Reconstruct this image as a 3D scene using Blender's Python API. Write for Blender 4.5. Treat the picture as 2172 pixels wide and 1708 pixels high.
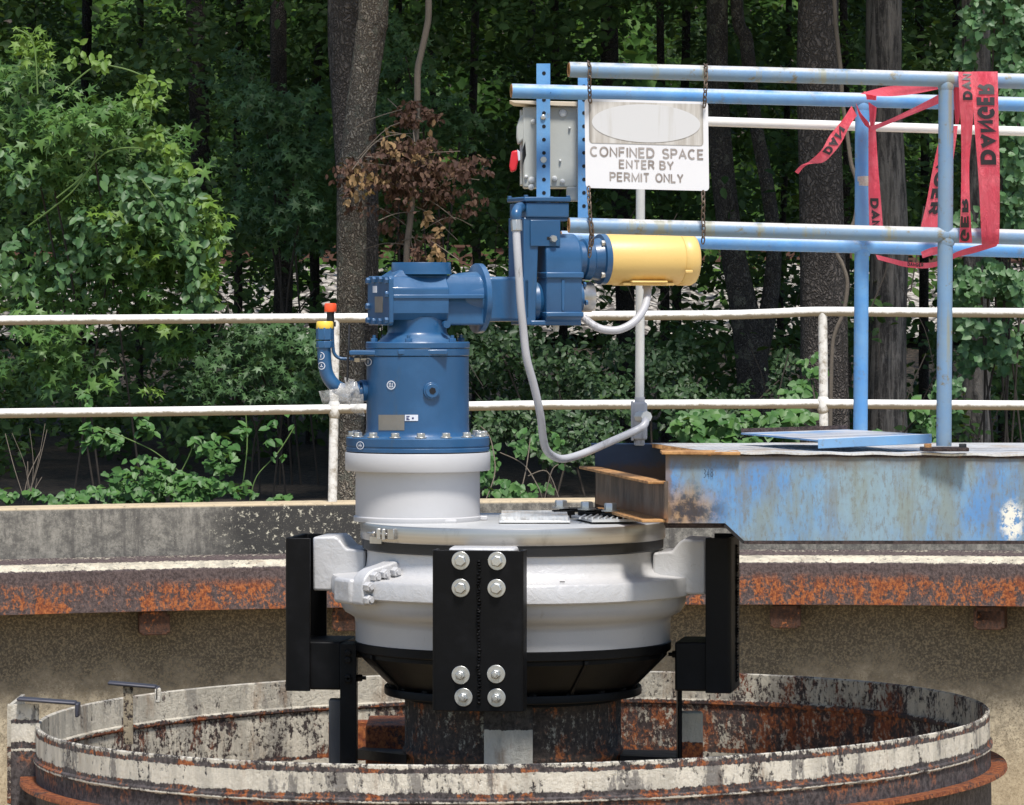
import bpy, bmesh, math, random
import numpy as np
from mathutils import Vector, Matrix
R = math.radians
random.seed(7)
for o in list(bpy.data.objects):
    bpy.data.objects.remove(o)
SC = bpy.context.scene
COL = SC.collection

# ------------------------------------------------------------------ camera, sky, sun, exposure
F = 9000.0                       # focal length in photo units (photo measured 2172 x 1708)
ZC = 3.0                         # eye height
cam = bpy.data.cameras.new('camera'); cam_o = bpy.data.objects.new('camera', cam); COL.objects.link(cam_o)
cam_o.location = (0, 0, ZC); cam_o.rotation_euler = (R(90), 0, 0)
cam.sensor_width = 36; cam.lens = 36 * F / 2172; cam.shift_y = (640 - 854) / 2172
cam.clip_start = 0.1; cam.clip_end = 2000
SC.camera = cam_o
SUN_EL, SUN_AZ = R(64), R(167)   # azimuth clockwise from +Y
sd = Vector((math.sin(SUN_AZ) * math.cos(SUN_EL), math.cos(SUN_AZ) * math.cos(SUN_EL), math.sin(SUN_EL)))
sun = bpy.data.lights.new('sun', 'SUN'); sun.energy = 4.5; sun.angle = R(9); sun.color = (1, .955, .89)
sun_o = bpy.data.objects.new('sun', sun); COL.objects.link(sun_o)
sun_o.rotation_euler = sd.to_track_quat('Z', 'Y').to_euler(); sun_o.location = (6, -8, 20)
W = bpy.data.worlds.new('World'); SC.world = W; W.use_nodes = True
nt = W.node_tree; bg = nt.nodes['Background']
sky = nt.nodes.new('ShaderNodeTexSky'); sky.sky_type = 'NISHITA'; sky.sun_disc = False
sky.sun_elevation = SUN_EL; sky.sun_rotation = SUN_AZ
nt.links.new(sky.outputs[0], bg.inputs[0]); bg.inputs[1].default_value = 0.14
vs = SC.view_settings; vs.view_transform = 'Standard'; vs.look = 'None'; vs.exposure = 0.25; vs.gamma = 1
SC.cycles.max_bounces = 6; SC.cycles.diffuse_bounces = 3; SC.cycles.glossy_bounces = 3
SC.cycles.transparent_max_bounces = 6; SC.cycles.use_denoising = True

# ------------------------------------------------------------------ measuring
def at(px, py, Y):
    return Vector(((px - 1086) * Y / F, Y, ZC - (py - 640) * Y / F))
C0 = Vector((0.003, 13.85, 0)); S0 = C0.y / F
def zc(py): return ZC - (py - 640) * S0          # height of something on the drive's axis plane
def Yn(px): return 13.25 + (px - 1410) * 2.6e-4  # near and far lines of the walkway
def Yf(px): return 14.45 + (px - 1270) * 2.8e-4

# ------------------------------------------------------------------ mesh builder
class MB:
    def __init__(s): s.v = []; s.f = []
    def add(s, vs, fs):
        o = len(s.v); s.v += [tuple(v) for v in vs]; s.f += [tuple(i + o for i in f) for f in fs]; return s
    def box(s, c, d, rot=None):
        x, y, z = d[0] / 2, d[1] / 2, d[2] / 2
        vs = [Vector(q) for q in ((-x,-y,-z),(x,-y,-z),(x,y,-z),(-x,y,-z),(-x,-y,z),(x,-y,z),(x,y,z),(-x,y,z))]
        if rot is not None: vs = [rot @ v for v in vs]
        return s.add([v + Vector(c) for v in vs], [(0,3,2,1),(4,5,6,7),(0,1,5,4),(1,2,6,5),(2,3,7,6),(3,0,4,7)])
    def hexa(s, a, b):               # two quads (4 pts each) joined as a solid
        return s.add(list(a) + list(b), [(0,1,2,3),(7,6,5,4),(0,4,5,1),(1,5,6,2),(2,6,7,3),(3,7,4,0)])
    def tube(s, path, r, n=12, caps=True, squash=None):
        P = [Vector(p) for p in path]; m = len(P)
        rr = r if isinstance(r, (list, tuple)) else [r] * m
        T = []
        for i in range(m):
            t = (P[min(i + 1, m - 1)] - P[max(i - 1, 0)])
            T.append(t.normalized() if t.length > 1e-9 else Vector((0, 0, 1)))
        u = T[0].orthogonal().normalized(); vs = []; fs = []
        for i in range(m):
            u = (u - T[i] * u.dot(T[i])).normalized(); w = T[i].cross(u)
            for k in range(n):
                a = 2 * math.pi * k / n
                vs.append(P[i] + (u * math.cos(a) + w * math.sin(a)) * rr[i])
        for i in range(m - 1):
            for k in range(n):
                k2 = (k + 1) % n
                fs.append((i*n+k, i*n+k2, (i+1)*n+k2, (i+1)*n+k))
        if caps: fs += [tuple(range(n))[::-1], tuple((m-1)*n + k for k in range(n))]
        return s.add(vs, fs)
    def pipe(s, p0, p1, r, t=.004, n=20, seg=1):   # hollow open-ended pipe
        p0 = Vector(p0); p1 = Vector(p1); ax = (p1 - p0).normalized(); u = ax.orthogonal().normalized(); w = ax.cross(u)
        vs = []; fs = []
        for p, q in ((p0, r), (p1, r), (p1, r - t), (p0, r - t)):
            for k in range(n):
                a = 2*math.pi*k/n; vs.append(p + (u*math.cos(a) + w*math.sin(a))*q)
        for j in range(4):
            for k in range(n):
                k2 = (k+1) % n; j2 = (j+1) % 4
                fs.append((j*n+k, j*n+k2, j2*n+k2, j2*n+k))
        return s.add(vs, fs)
    def cyl(s, p0, p1, r, r1=None, n=24):
        return s.tube([p0, p1], [r, r if r1 is None else r1], n)
    def hexbolt(s, p, ax, r, h, stud=0):
        p = Vector(p); ax = Vector(ax).normalized()
        s.tube([p, p + ax*h*.85, p + ax*h], [r, r, r*.86], 6)
        if stud: s.tube([p + ax*h, p + ax*(h+stud)], r*.5, 10)
        return s
    def lathe(s, c, prof, n=96, closed=False, a0=0, a1=2*math.pi):
        c = Vector(c); m = len(prof); full = abs(a1 - a0 - 2*math.pi) < 1e-6
        N = n if full else n + 1; vs = []; fs = []
        for (r, z) in prof:
            for k in range(N):
                a = a0 + (a1 - a0)*k/n
                vs.append((c.x + r*math.cos(a), c.y + r*math.sin(a), z))
        J = m if closed else m - 1
        for j in range(J):
            j2 = (j+1) % m
            for k in range(n):
                k2 = (k+1) % N
                fs.append((j*N+k, j*N+k2, j2*N+k2, j2*N+k))
        return s.add(vs, fs)
    def prism(s, poly, off):         # planar polygon (3-D pts) pushed by a vector
        n = len(poly); off = Vector(off); A = [Vector(p) for p in poly]; B = [p + off for p in A]
        return s.add(A + B, [tuple(range(n))[::-1], tuple(range(n, 2*n))] + [(i, (i+1) % n, n+(i+1) % n, n+i) for i in range(n)])

def wloc(o):
    v = Vector((0, 0, 0))
    while o is not None: v = v + o.location; o = o.parent
    return v
def part(name, mb, m, parent=None, smooth=40, bev=0, local=False, seg=2):
    me = bpy.data.meshes.new(name); vs = mb.v
    if parent is not None and not local:
        l = wloc(parent); vs = [(x - l.x, y - l.y, z - l.z) for x, y, z in vs]
    me.from_pydata(vs, [], mb.f); me.validate()
    bm = bmesh.new(); bm.from_mesh(me); bmesh.ops.recalc_face_normals(bm, faces=bm.faces); bm.to_mesh(me); bm.free()
    me.shade_smooth() if smooth else None
    if smooth: me.set_sharp_from_angle(angle=R(smooth))
    me.materials.append(m)
    o = bpy.data.objects.new(name, me); COL.objects.link(o); o.parent = parent
    if bev:
        b = o.modifiers.new('bevel', 'BEVEL'); b.width = bev; b.segments = seg; b.limit_method = 'ANGLE'; b.angle_limit = R(40)
    return o
def tag(o, label, cat, group=None, kind=None):
    if label: o['label'] = label
    if cat: o['category'] = cat
    if group: o['group'] = group
    if kind: o['kind'] = kind
    return o
def thing(name, label, cat, loc=(0, 0, 0), rz=0, group=None):
    o = bpy.data.objects.new(name, None); COL.objects.link(o); o.location = loc; o.rotation_euler = (0, 0, rz)
    o.empty_display_size = .1
    return tag(o, label, cat, group)
def copy_tree(o, parent=None):
    c = o.copy(); COL.objects.link(c); c.parent = parent
    for ch in list(o.children): copy_tree(ch, c)
    return c
def smooth_path(pts, n=6):
    P = [Vector(p) for p in pts]; out = []
    for i in range(len(P) - 1):
        a = P[max(i-1, 0)]; b = P[i]; c = P[i+1]; d = P[min(i+2, len(P)-1)]
        for k in range(n):
            t = k / n
            out.append(.5*((2*b) + (c-a)*t + (2*a-5*b+4*c-d)*t*t + (3*b-a-3*c+d)*t**3))
    out.append(P[-1]); return out

# ------------------------------------------------------------------ materials
class G:
    def __init__(s, name):
        s.m = bpy.data.materials.new(name); s.m.use_nodes = True; s.t = s.m.node_tree
        s.b = s.t.nodes['Principled BSDF']; s.pos = s.n('ShaderNodeNewGeometry').outputs['Position']
        s.obj = s.n('ShaderNodeTexCoord').outputs['Object']
    def n(s, k): return s.t.nodes.new(k)
    def L(s, a, b): s.t.links.new(a, b)
    def set(s, sock, v):
        if hasattr(v, 'is_output'): s.L(v, sock)
        elif isinstance(v, (tuple, list)): sock.default_value = (*v, 1) if len(v) == 3 and sock.type == 'RGBA' else v
        else: sock.default_value = v
    def map(s, sc=(1, 1, 1), loc=(0, 0, 0), v=None):
        q = s.n('ShaderNodeMapping'); s.L(v or s.obj, q.inputs[0]); q.inputs['Scale'].default_value = sc; q.inputs['Location'].default_value = loc
        return q.outputs[0]
    def noise(s, scale, det=4, rough=.55, st=None, loc=(0, 0, 0), dist=0, v=None):
        q = s.n('ShaderNodeTexNoise'); s.L(s.map(st or (1, 1, 1), loc, v), q.inputs['Vector'])
        q.inputs['Scale'].default_value = scale; q.inputs['Detail'].default_value = det; q.inputs['Roughness'].default_value = rough
        q.inputs['Distortion'].default_value = dist
        return q.outputs[0]
    def voro(s, scale, st=None, feat='F1', rand=1):
        q = s.n('ShaderNodeTexVoronoi'); q.feature = feat; s.L(s.map(st or (1, 1, 1)), q.inputs['Vector']); q.inputs['Scale'].default_value = scale
        q.inputs['Randomness'].default_value = rand
        return q.outputs['Distance']
    def step(s, f, a, b, inv=False):
        q = s.n('ShaderNodeMapRange'); q.interpolation_type = 'SMOOTHSTEP'; s.L(f, q.inputs[0])
        q.inputs[1].default_value = a; q.inputs[2].default_value = b
        q.inputs[3].default_value, q.inputs[4].default_value = (1, 0) if inv else (0, 1)
        return q.outputs[0]
    def math(s, op, a, b=None):
        q = s.n('ShaderNodeMath'); q.operation = op; s.set(q.inputs[0], a)
        if b is not None: s.set(q.inputs[1], b)
        return q.outputs[0]
    def mul(s, *a):
        r = a[0]
        for x in a[1:]: r = s.math('MULTIPLY', r, x)
        return r
    def add(s, a, b): return s.math('ADD', a, b)
    def mix(s, f, a, b):
        q = s.n('ShaderNodeMix'); q.data_type = 'RGBA'; s.set(q.inputs[0], f); s.set(q.inputs[6], a); s.set(q.inputs[7], b)
        return q.outputs[2]
    def ramp(s, f, stops):
        q = s.n('ShaderNodeValToRGB'); e = q.color_ramp.elements
        while len(e) < len(stops): e.new(.5)
        for i, (p, c) in enumerate(stops): e[i].position = p; e[i].color = (*c, 1)
        s.L(f, q.inputs[0]); return q.outputs[0]
    def xyz(s, i, v=None):
        q = s.n('ShaderNodeSeparateXYZ'); s.L(v or s.pos, q.inputs[0]); return q.outputs[i]
    def nz(s):
        q = s.n('ShaderNodeSeparateXYZ'); s.L(s.n('ShaderNodeNewGeometry').outputs['Normal'], q.inputs[0]); return q.outputs[2]
    def out(s, base, rough=.5, metal=0, bump=None, bs=.3, bd=.01, coat=0, spec=None):
        s.set(s.b.inputs['Base Color'], base); s.set(s.b.inputs['Roughness'], rough); s.set(s.b.inputs['Metallic'], metal)
        if coat: s.b.inputs['Coat Weight'].default_value = coat; s.b.inputs['Coat Roughness'].default_value = .12
        if spec is not None: s.b.inputs['Specular IOR Level'].default_value = spec
        if bump is not None:
            q = s.n('ShaderNodeBump'); q.inputs['Strength'].default_value = bs; q.inputs['Distance'].default_value = bd
            s.L(bump, q.inputs['Height']); s.L(q.outputs[0], s.b.inputs['Normal'])
        return s.m

def m_gear_blue():
    g = G('gloss_blue_paint'); a = g.noise(6, 4); c = g.mix(g.step(a, .4, .7), (.013, .072, .175), (.020, .092, .215))
    dust = g.mul(g.step(g.nz(), .55, .95), g.step(g.noise(9, 5), .35, .7))
    c = g.mix(g.mul(dust, .5), c, (.22, .32, .43))
    gm_ = g.step(g.noise(11, 8, .75, (1, 1, .3), (3, 1, 0)), .60, .72); c = g.mix(g.mul(gm_, .5), c, (.05, .075, .10))
    sc = g.step(g.noise(30, 6, .7, (1, 1, .25)), .66, .74); c = g.mix(g.mul(sc, .35), c, (.12, .24, .42))
    return g.out(c, g.add(.27, g.mul(a, .2)), 0, g.noise(55, 3), .12, .004, coat=.25)
def m_rail_blue(name, dirt):
    g = G(name); a = g.noise(7, 5, .6); c = g.mix(g.step(a, .4, .65), (.085, .265, .56), (.13, .33, .60))
    wear = g.step(g.noise(5, 8, .7, (1, 1, .6)), .40, .58)
    c = g.mix(g.mul(wear, dirt*.9), c, (.19, .29, .40)); c = g.mix(.62*(dirt > .9), c, (.18, .25, .33))
    grime = g.step(g.noise(24, 6, .7), .56, .68); c = g.mix(g.mul(grime, dirt), c, (.17, .15, .09))
    chalk = g.mul(g.step(g.nz(), .35, .8), g.step(g.noise(4, 6, .7, loc=(3, 0, 0)), .34, .54)); c = g.mix(g.mul(chalk, .75 * min(1, dirt + .35)), c, (.66, .60, .52))
    if dirt > .9: c = g.mix(g.mul(g.step(g.noise(16, 6, .65, (1, 1, .06), (2, 5, 0)), .54, .64), .75), c, (.25, .25, .17))
    rust = g.step(g.noise(11, 8, .75, loc=(9, 1, 0)), .66, .72); c = g.mix(g.mul(rust, dirt), c, (.25, .12, .05))
    return g.out(c, .45, 0, g.noise(60, 4), .25, .003)
def m_beam():
    g = G('weathered_blue_plate'); x = g.xyz(0, g.obj); z = g.xyz(2)
    c = g.mix(g.step(g.noise(4, 5, .6), .4, .62), (.085, .235, .50), (.13, .29, .50))
    pale = g.step(g.noise(3.2, 7, .62, (1, 1, .7), (2, 0, 0)), .40, .60); c = g.mix(g.mul(pale, .8), c, (.24, .34, .38))
    ol = g.step(g.noise(5, 8, .68, (1.6, 1, .55), (5, 3, 1)), .44, .60); c = g.mix(g.mul(ol, .6), c, (.20, .21, .14))
    st = g.step(g.add(g.mul(g.noise(15, 9, .7, (1, 1, .05), (1, 0, 0)), .7), g.mul(g.noise(9, 9, .75, loc=(0, 0, 3)), .3)), .49, .60); c = g.mix(g.mul(st, .62), c, (.17, .165, .14))
    fine = g.step(g.noise(70, 9, .8, (1.2, 1, .4)), .50, .60); c = g.mix(g.mul(fine, .65), c, (.15, .15, .13))
    c = g.mix(.06, c, (.25, .29, .31))
    # rust bloom round the notch at the end of the plate
    e = g.noise(14, 6, .7)
    dx = g.math('SUBTRACT', x, .055); dz = g.math('SUBTRACT', z, 2.345)
    d = g.math('SQRT', g.add(g.mul(dx, dx, .7), g.mul(dz, dz, 1.5)))
    rb = g.step(g.add(d, g.mul(e, .09)), .07, .19, True); c = g.mix(g.mul(rb, .92), c, g.mix(g.step(e, .42, .58), (.035, .02, .015), (.36, .22, .11)))
    top = g.step(g.add(z, g.mul(e, .09)), 2.50, 2.57); c = g.mix(g.mul(top, .85), c, (.13, .095, .065))
    ed = g.step(g.add(x, g.mul(e, .10)), .055, .075, True); c = g.mix(g.mul(ed, .7), c, (.20, .12, .06))
    # chipped white patch low on the plate
    px = g.math('SUBTRACT', x, 1.105); pz = g.math('SUBTRACT', z, 2.305)
    pd = g.math('SQRT', g.add(g.mul(px, px, 1.2), g.mul(pz, pz, .45)))
    wp = g.mul(g.step(g.add(pd, g.mul(g.noise(28, 6, .7), .06)), .055, .085, True), g.step(g.noise(60, 5, .7), .42, .5)); c = g.mix(wp, c, (.72, .70, .62))
    return g.out(c, .5, 0, g.noise(40, 5), .2, .004)
def m_dark_blue():  # far web's shade under the deck is put into this darker blue
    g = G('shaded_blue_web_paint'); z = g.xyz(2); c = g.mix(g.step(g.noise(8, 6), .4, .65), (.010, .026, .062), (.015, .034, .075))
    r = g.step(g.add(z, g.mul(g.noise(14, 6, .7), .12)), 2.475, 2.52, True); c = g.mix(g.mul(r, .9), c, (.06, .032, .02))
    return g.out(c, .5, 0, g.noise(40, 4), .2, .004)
def m_silver():
    g = G('aluminium_grey_paint'); a = g.noise(5, 5); c = g.mix(a, (.42, .415, .415), (.50, .495, .495))
    d = g.step(g.noise(18, 9, .75), .60, .70); c = g.mix(g.mul(d, .4), c, (.30, .27, .22)); d2 = g.step(g.noise(30, 6, .7, (1, 1, .12), (4, 0, 0)), .62, .70); c = g.mix(g.mul(d2, .3), c, (.27, .23, .18))
    h = g.add(g.mul(g.noise(38, 4, .6, (1, 1, .8), dist=1.5), .8), g.mul(g.noise(220, 4, .7), .5))
    return g.out(c, .42, .15, h, .10, .006)
def m_silver_rough():
    g = G('thick_brushed_grey_paint'); a = g.noise(5, 5); c = g.mix(a, (.445, .44, .44), (.525, .52, .52))
    h = g.add(g.voro(34, (1, 1, .8), 'SMOOTH_F1'), g.mul(g.noise(26, 5, .65, dist=2), 1.2))
    d = g.step(g.noise(22, 7, .7), .64, .7); c = g.mix(g.mul(d, .4), c, (.25, .22, .18))
    return g.out(c, .4, .1, h, .28, .008)
def m_plain(name, c, rough=.5, metal=0, nb=40, bs=.12, var=.15, coat=0):
    g = G(name); a = g.noise(7, 5); c2 = tuple(min(1, k*(1+var)) for k in c); c1 = tuple(k*(1-var) for k in c)
    return g.out(g.mix(a, c1, c2), rough, metal, g.noise(nb, 4), bs, .004, coat=coat)
def m_black():
    g = G('black_paint'); a = g.noise(9, 6, .65); c = g.mix(g.step(a, .45, .75), (.0035, .0035, .004), (.008, .008, .009))
    d = g.step(g.noise(16, 8, .75), .66, .76); c = g.mix(g.mul(d, .2), c, (.05, .047, .044))
    return g.out(c, g.add(.30, g.mul(a, .3)), 0, g.noise(30, 5), .18, .004, spec=.15)
def m_stain(): 
    g = G('stainless_steel'); a = g.noise(40, 4, .6, (.05, .05, 4)); c = g.mix(a, (.40, .385, .36), (.58, .56, .53))
    d = g.step(g.noise(6, 6, .7, (1, 1, .6)), .52, .68); c = g.mix(g.mul(d, .5), c, (.20, .19, .17))
    return g.out(c, .34, .85, a, .08, .002)
def m_lid():
    g = G('galvanised_lid'); a = g.noise(12, 6, .7); c = g.mix(a, (.50, .50, .49), (.70, .70, .69))
    d = g.step(g.noise(25, 6, .7), .58, .68); c = g.mix(g.mul(d, .4), c, (.35, .34, .32))
    return g.out(c, .4, .4, a, .2, .003)
def m_zinc(): return m_plain('zinc_plated_steel', (.50, .50, .48), .32, .75, 60, .15, .2)
def m_yellow():
    g = G('cream_yellow_paint'); a = g.noise(6, 4); c = g.mix(a, (.66, .44, .14), (.73, .51, .18))
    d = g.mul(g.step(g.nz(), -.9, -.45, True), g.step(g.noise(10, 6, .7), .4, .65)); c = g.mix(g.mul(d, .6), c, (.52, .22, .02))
    s = g.step(g.noise(50, 6, .75), .66, .72); c = g.mix(g.mul(s, .3), c, (.4, .22, .06))
    return g.out(c, .42, 0, g.noise(90, 3), .15, .003)
def m_white_rail():
    g = G('flaking_white_pipe_paint'); a = g.noise(6, 6, .65, (1, 1, 1))
    c = g.mix(a, (.62, .60, .56), (.80, .79, .76))
    gr = g.step(g.add(g.mul(g.nz(), -.55), g.mul(g.noise(16, 7, .75), .9)), .38, .62); c = g.mix(g.mul(gr, .85), c, (.19, .15, .09))
    ch = g.step(g.noise(13, 8, .78, loc=(4, 2, 0)), .615, .66); c = g.mix(g.mul(ch, .8), c, (.16, .10, .07))
    return g.out(c, .55, 0, g.noise(50, 5, .7), .4, .004)
def m_white(): return m_plain('satin_white_paint', (.46, .455, .46), .45, 0, 50, .08, .05)
def m_concrete():
    g = G('stained_tank_concrete'); z = g.xyz(2, g.obj); x = g.xyz(0, g.obj); y = g.xyz(1, g.obj)
    n1 = g.noise(1.6, 8, .65); n2 = g.noise(16, 12, .82); n3 = g.noise(75, 8, .8)
    up = g.mix(g.step(n2, .38, .62), (.075, .070, .062), (.22, .205, .175)); up = g.mix(g.mul(g.step(n3, .46, .62), .55), up, (.055, .052, .047))
    up = g.mix(g.mul(g.step(g.noise(9, 9, .72, (1, 1, .10)), .50, .62), .7), up, (.050, .046, .042)); up = g.mix(g.mul(g.step(g.noise(5, 9, .72, (1, 1, .3), (7, 0, 0)), .52, .66), .5), up, (.30, .28, .24))
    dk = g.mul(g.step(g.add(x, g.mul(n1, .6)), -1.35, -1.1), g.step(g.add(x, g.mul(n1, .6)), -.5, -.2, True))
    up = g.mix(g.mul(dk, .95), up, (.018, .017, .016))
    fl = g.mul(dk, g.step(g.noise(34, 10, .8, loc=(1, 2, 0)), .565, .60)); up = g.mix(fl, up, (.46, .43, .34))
    lo = g.mix(g.step(n2, .38, .62), (.22, .185, .13), (.45, .385, .275))
    sp = g.step(n3, .50, .58); lo = g.mix(g.mul(sp, .75), lo, (.085, .068, .042)); ls = g.step(g.noise(95, 5, .75, loc=(4, 4, 4)), .60, .66); lo = g.mix(g.mul(ls, .6), lo, (.55, .46, .32))
    blotch = g.step(g.add(g.mul(g.math('SUBTRACT', z, .90), 1.5), g.mul(g.noise(2.6, 8, .65, loc=(3, 1, 0)), 1.3)), .32, .95)
    lo = g.mix(g.mul(blotch, .92), lo, g.mix(g.step(n3, .46, .60), (.050, .042, .030), (.24, .195, .125)))
    ye = g.step(g.add(z, g.mul(n1, .5)), .55, 1.0, True); lo = g.mix(g.mul(ye, .4), lo, (.42, .32, .19))
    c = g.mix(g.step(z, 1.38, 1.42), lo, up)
    topm = g.mul(g.step(z, 1.872, 1.885), g.step(n2, .3, .5)); c = g.mix(topm, c, (.52, .42, .28))
    wsp = g.step(g.noise(120, 4, .7), .64, .69); c = g.mix(g.mul(wsp, .6), c, (.5, .46, .36))
    jn = g.math('ABSOLUTE', g.math('SUBTRACT', g.math('FRACT', g.mul(x, .41)), .5)); jl = g.mul(g.step(jn, .0, .006, True), g.step(z, 1.36, 1.40, True)); c = g.mix(g.mul(jl, .5), c, (.07, .06, .045))
    return g.out(c, .85, 0, g.add(g.mul(n2, .8), g.mul(n3, .7)), .55, .012)
def m_rust(name, bands, vert=.35, seed=0, orange=.5, flake=1.0, white=(.66, .61, .52), oz=None, dark=((.030, .020, .020), (.105, .070, .064)), stain=.0, xb=0):
    """flaked paint over rust: bands = [(z0, z1, amount of paint left)] in world height"""
    g = G(name); z = g.xyz(2, g.obj); l = (seed*3.1, seed*1.7, seed*.9)
    a = g.add(g.mul(g.noise(15, 12, .82, (1, 1, vert), l), .72), g.mul(g.noise(70, 6, .7, (1, 1, .12), l), .28)); b = g.noise(60, 10, .78, (1, 1, .8), l); e2 = g.noise(13, 8, .7, (1, 1, .55), (l[2], l[0], 5)); d = g.noise(4, 7, .65, (1, 1, .6), (l[1], l[0], 2))
    c = g.mix(g.step(b, .38, .6), *dark)
    o = g.step(g.add(g.add(g.mul(d, .25), g.mul(e2, .45)), g.mul(b, .5)), .71 - .1*orange, .77 - .1*orange)
    if oz: o = g.mul(o, g.step(g.add(z, g.mul(a, .1)), oz[0], oz[1], True)) if oz[0] < oz[1] else g.mul(o, g.step(g.add(z, g.mul(a, .1)), oz[1], oz[0]))
    c = g.mix(g.mul(o, .95), c, g.mix(g.step(b, .45, .60), (.23, .050, .012), (.52, .165, .042)))
    if 'ring' in name or 'center_well' in name or 'paint' in name: a = g.add(a, g.mul(g.math('SUBTRACT', g.noise(6, 8, .6, (1, 1, .7), (l[2], 7, l[0])), .5), .55))
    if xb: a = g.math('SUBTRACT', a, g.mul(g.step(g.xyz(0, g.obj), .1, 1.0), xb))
    pm = None
    for z0, z1, am in bands:
        e = .012
        w = g.mul(g.step(g.add(z, g.mul(a, .03)), z0 - e + .015, z0 + e + .015), g.step(g.add(z, g.mul(a, .03)), z1 - e + .015, z1 + e + .015, True), am)
        pm = w if pm is None else g.math('MAXIMUM', pm, w)
    if pm is not None:
        p = g.step(g.add(g.mul(a, .75), g.mul(b, .35)), .36, .40) if flake > 1.5 else None
        thr = g.math('SUBTRACT', g.add(g.mul(a, .5), g.mul(b, .5)), g.math('SUBTRACT', .92, g.mul(pm, .62)))
        p = g.step(thr, 0, .03)
        wc = g.mix(g.step(g.noise(12, 7, .7, (1, 1, .25), l), .42, .62), white, tuple(k*.72 for k in white))
        wc = g.mix(g.mul(g.step(g.noise(7, 8, .7, (1, 1, .3), (2, l[0], 1)), .55, .68), .7), wc, (.33, .21, .12))
        wc = g.mix(g.mul(g.step(g.noise(8, 9, .75, (1, 1, .35), (l[0], 4, 1)), .53, .58), stain), wc, (.085, .08, .09))
        wc = g.mix(g.mul(g.step(b, .52, .62), .15), wc, tuple(k*.5 for k in white))
        c = g.mix(p, c, wc)
        return g.out(c, .75, 0, g.add(g.mul(b, 1.2), g.mul(p, .2)), 1.0, .016)
    return g.out(c, .8, 0, g.add(g.mul(b, 1.2), g.mul(a, .5)), 1.0, .02)
def m_edge_rust():
    g = G('orange_edge_rust'); b = g.noise(26, 7, .7); c = g.mix(g.step(b, .35, .65), (.24, .11, .035), (.50, .27, .10))
    c = g.mix(g.mul(g.step(g.noise(60, 4), .6, .7), .6), c, (.08, .035, .02)); return g.out(c, .7, 0, b, .4, .004)
def m_brown_web():
    g = G('rust_stained_brown_web'); b = g.noise(12, 7, .68, (1.2, 1.2, .25)); z = g.xyz(2)
    c = g.mix(g.step(b, .38, .64), (.055, .042, .032), (.17, .12, .085)); c = g.mix(g.mul(g.step(g.noise(7, 7, .7), .52, .66), .6), c, (.16, .14, .12))
    r = g.step(g.add(z, g.mul(b, .06)), 2.34, 2.395, True); c = g.mix(g.mul(r, .7), c, (.28, .11, .03)); return g.out(c, .6, 0, g.noise(40, 5), .25, .004)
def m_deck():
    g = G('worn_galvanised_deck'); a = g.noise(8, 7, .7); c = g.mix(g.step(a, .38, .6), (.55, .54, .52), (.72, .72, .71))
    c = g.mix(g.mul(g.step(g.noise(5, 6, .7, loc=(2, 0, 0)), .5, .64), .6), c, (.52, .38, .24)); c = g.mix(g.mul(g.step(g.noise(30, 5), .58, .7), .4), c, (.20, .17, .14))
    q = g.n('ShaderNodeTexWave'); g.L(g.map((1, 1, 1)), q.inputs[0]); q.inputs['Scale'].default_value = 14; q.inputs['Distortion'].default_value = 3
    return g.out(c, .45, .3, g.add(q.outputs[0], a), .5, .006)
def m_bark(name, dark, light, sc=16, plates=True, lichen=0):
    g = G(name); n = g.noise(26, 8, .7, (1, 1, .4), dist=1.2)
    q = g.n('ShaderNodeTexVoronoi'); q.feature = 'DISTANCE_TO_EDGE'; q.inputs['Scale'].default_value = sc
    wv = g.n('ShaderNodeVectorMath'); wv.operation = 'MULTIPLY_ADD'; wn = g.n('ShaderNodeTexNoise'); wn.inputs['Scale'].default_value = 9; wn.inputs['Detail'].default_value = 5
    g.L(g.obj, wn.inputs['Vector']); g.L(wn.outputs['Color'], wv.inputs[0]); wv.inputs[1].default_value = (.16, .16, .22); g.L(g.map((1, 1, .45)), wv.inputs[2]); g.L(wv.outputs[0], q.inputs['Vector'])
    if plates:
        h = g.add(g.mul(g.step(q.outputs['Distance'], .0, .32), .75), g.mul(n, .95)); c = g.mix(g.mul(g.step(h, .30, 1.25), .85), dark, light)
    else:
        h = g.add(g.noise(22, 7, .7, (1, 1, .09), dist=.6), g.mul(n, .35)); c = g.mix(g.step(h, .56, .78), dark, light)
    c = g.mix(g.mul(g.step(g.noise(3, 5), .45, .65), .35), c, tuple(k*.8 for k in dark))
    c = g.mix(g.mul(g.step(g.noise(60, 5, .7), .55, .68), .4), c, tuple(k*1.25 for k in light))
    if lichen:
        lm = g.step(g.noise(13, 8, .75, (1, 1, .8)), .62 - lichen*.08, .66 - lichen*.08); c = g.mix(g.mul(lm, .8), c, (.27, .26, .20))
    return g.out(c, .9, 0, h, 1.0, .05)
def m_leaf(name, cols, rough=.5, trans=.22, spec=.4):
    g = G(name); rnd = g.n('ShaderNodeNewGeometry').outputs['Random Per Island']
    c = g.ramp(rnd, [(i / max(1, len(cols)-1), k) for i, k in enumerate(cols)])
    c = g.mix(g.mul(g.noise(45, 3), .35), c, tuple(k*.55 for k in cols[0]))
    g.out(c, rough, 0, None, spec=spec)
    t = g.n('ShaderNodeBsdfTranslucent'); tc = g.mix(.55, c, (.16, .22, .02)); g.L(tc, t.inputs[0])
    ms = g.n('ShaderNodeMixShader'); ms.inputs[0].default_value = trans
    g.L(g.b.outputs[0], ms.inputs[1]); g.L(t.outputs[0], ms.inputs[2])
    o = next(x for x in g.t.nodes if x.type == 'OUTPUT_MATERIAL'); g.L(ms.outputs[0], o.inputs[0]); return g.m
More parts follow.
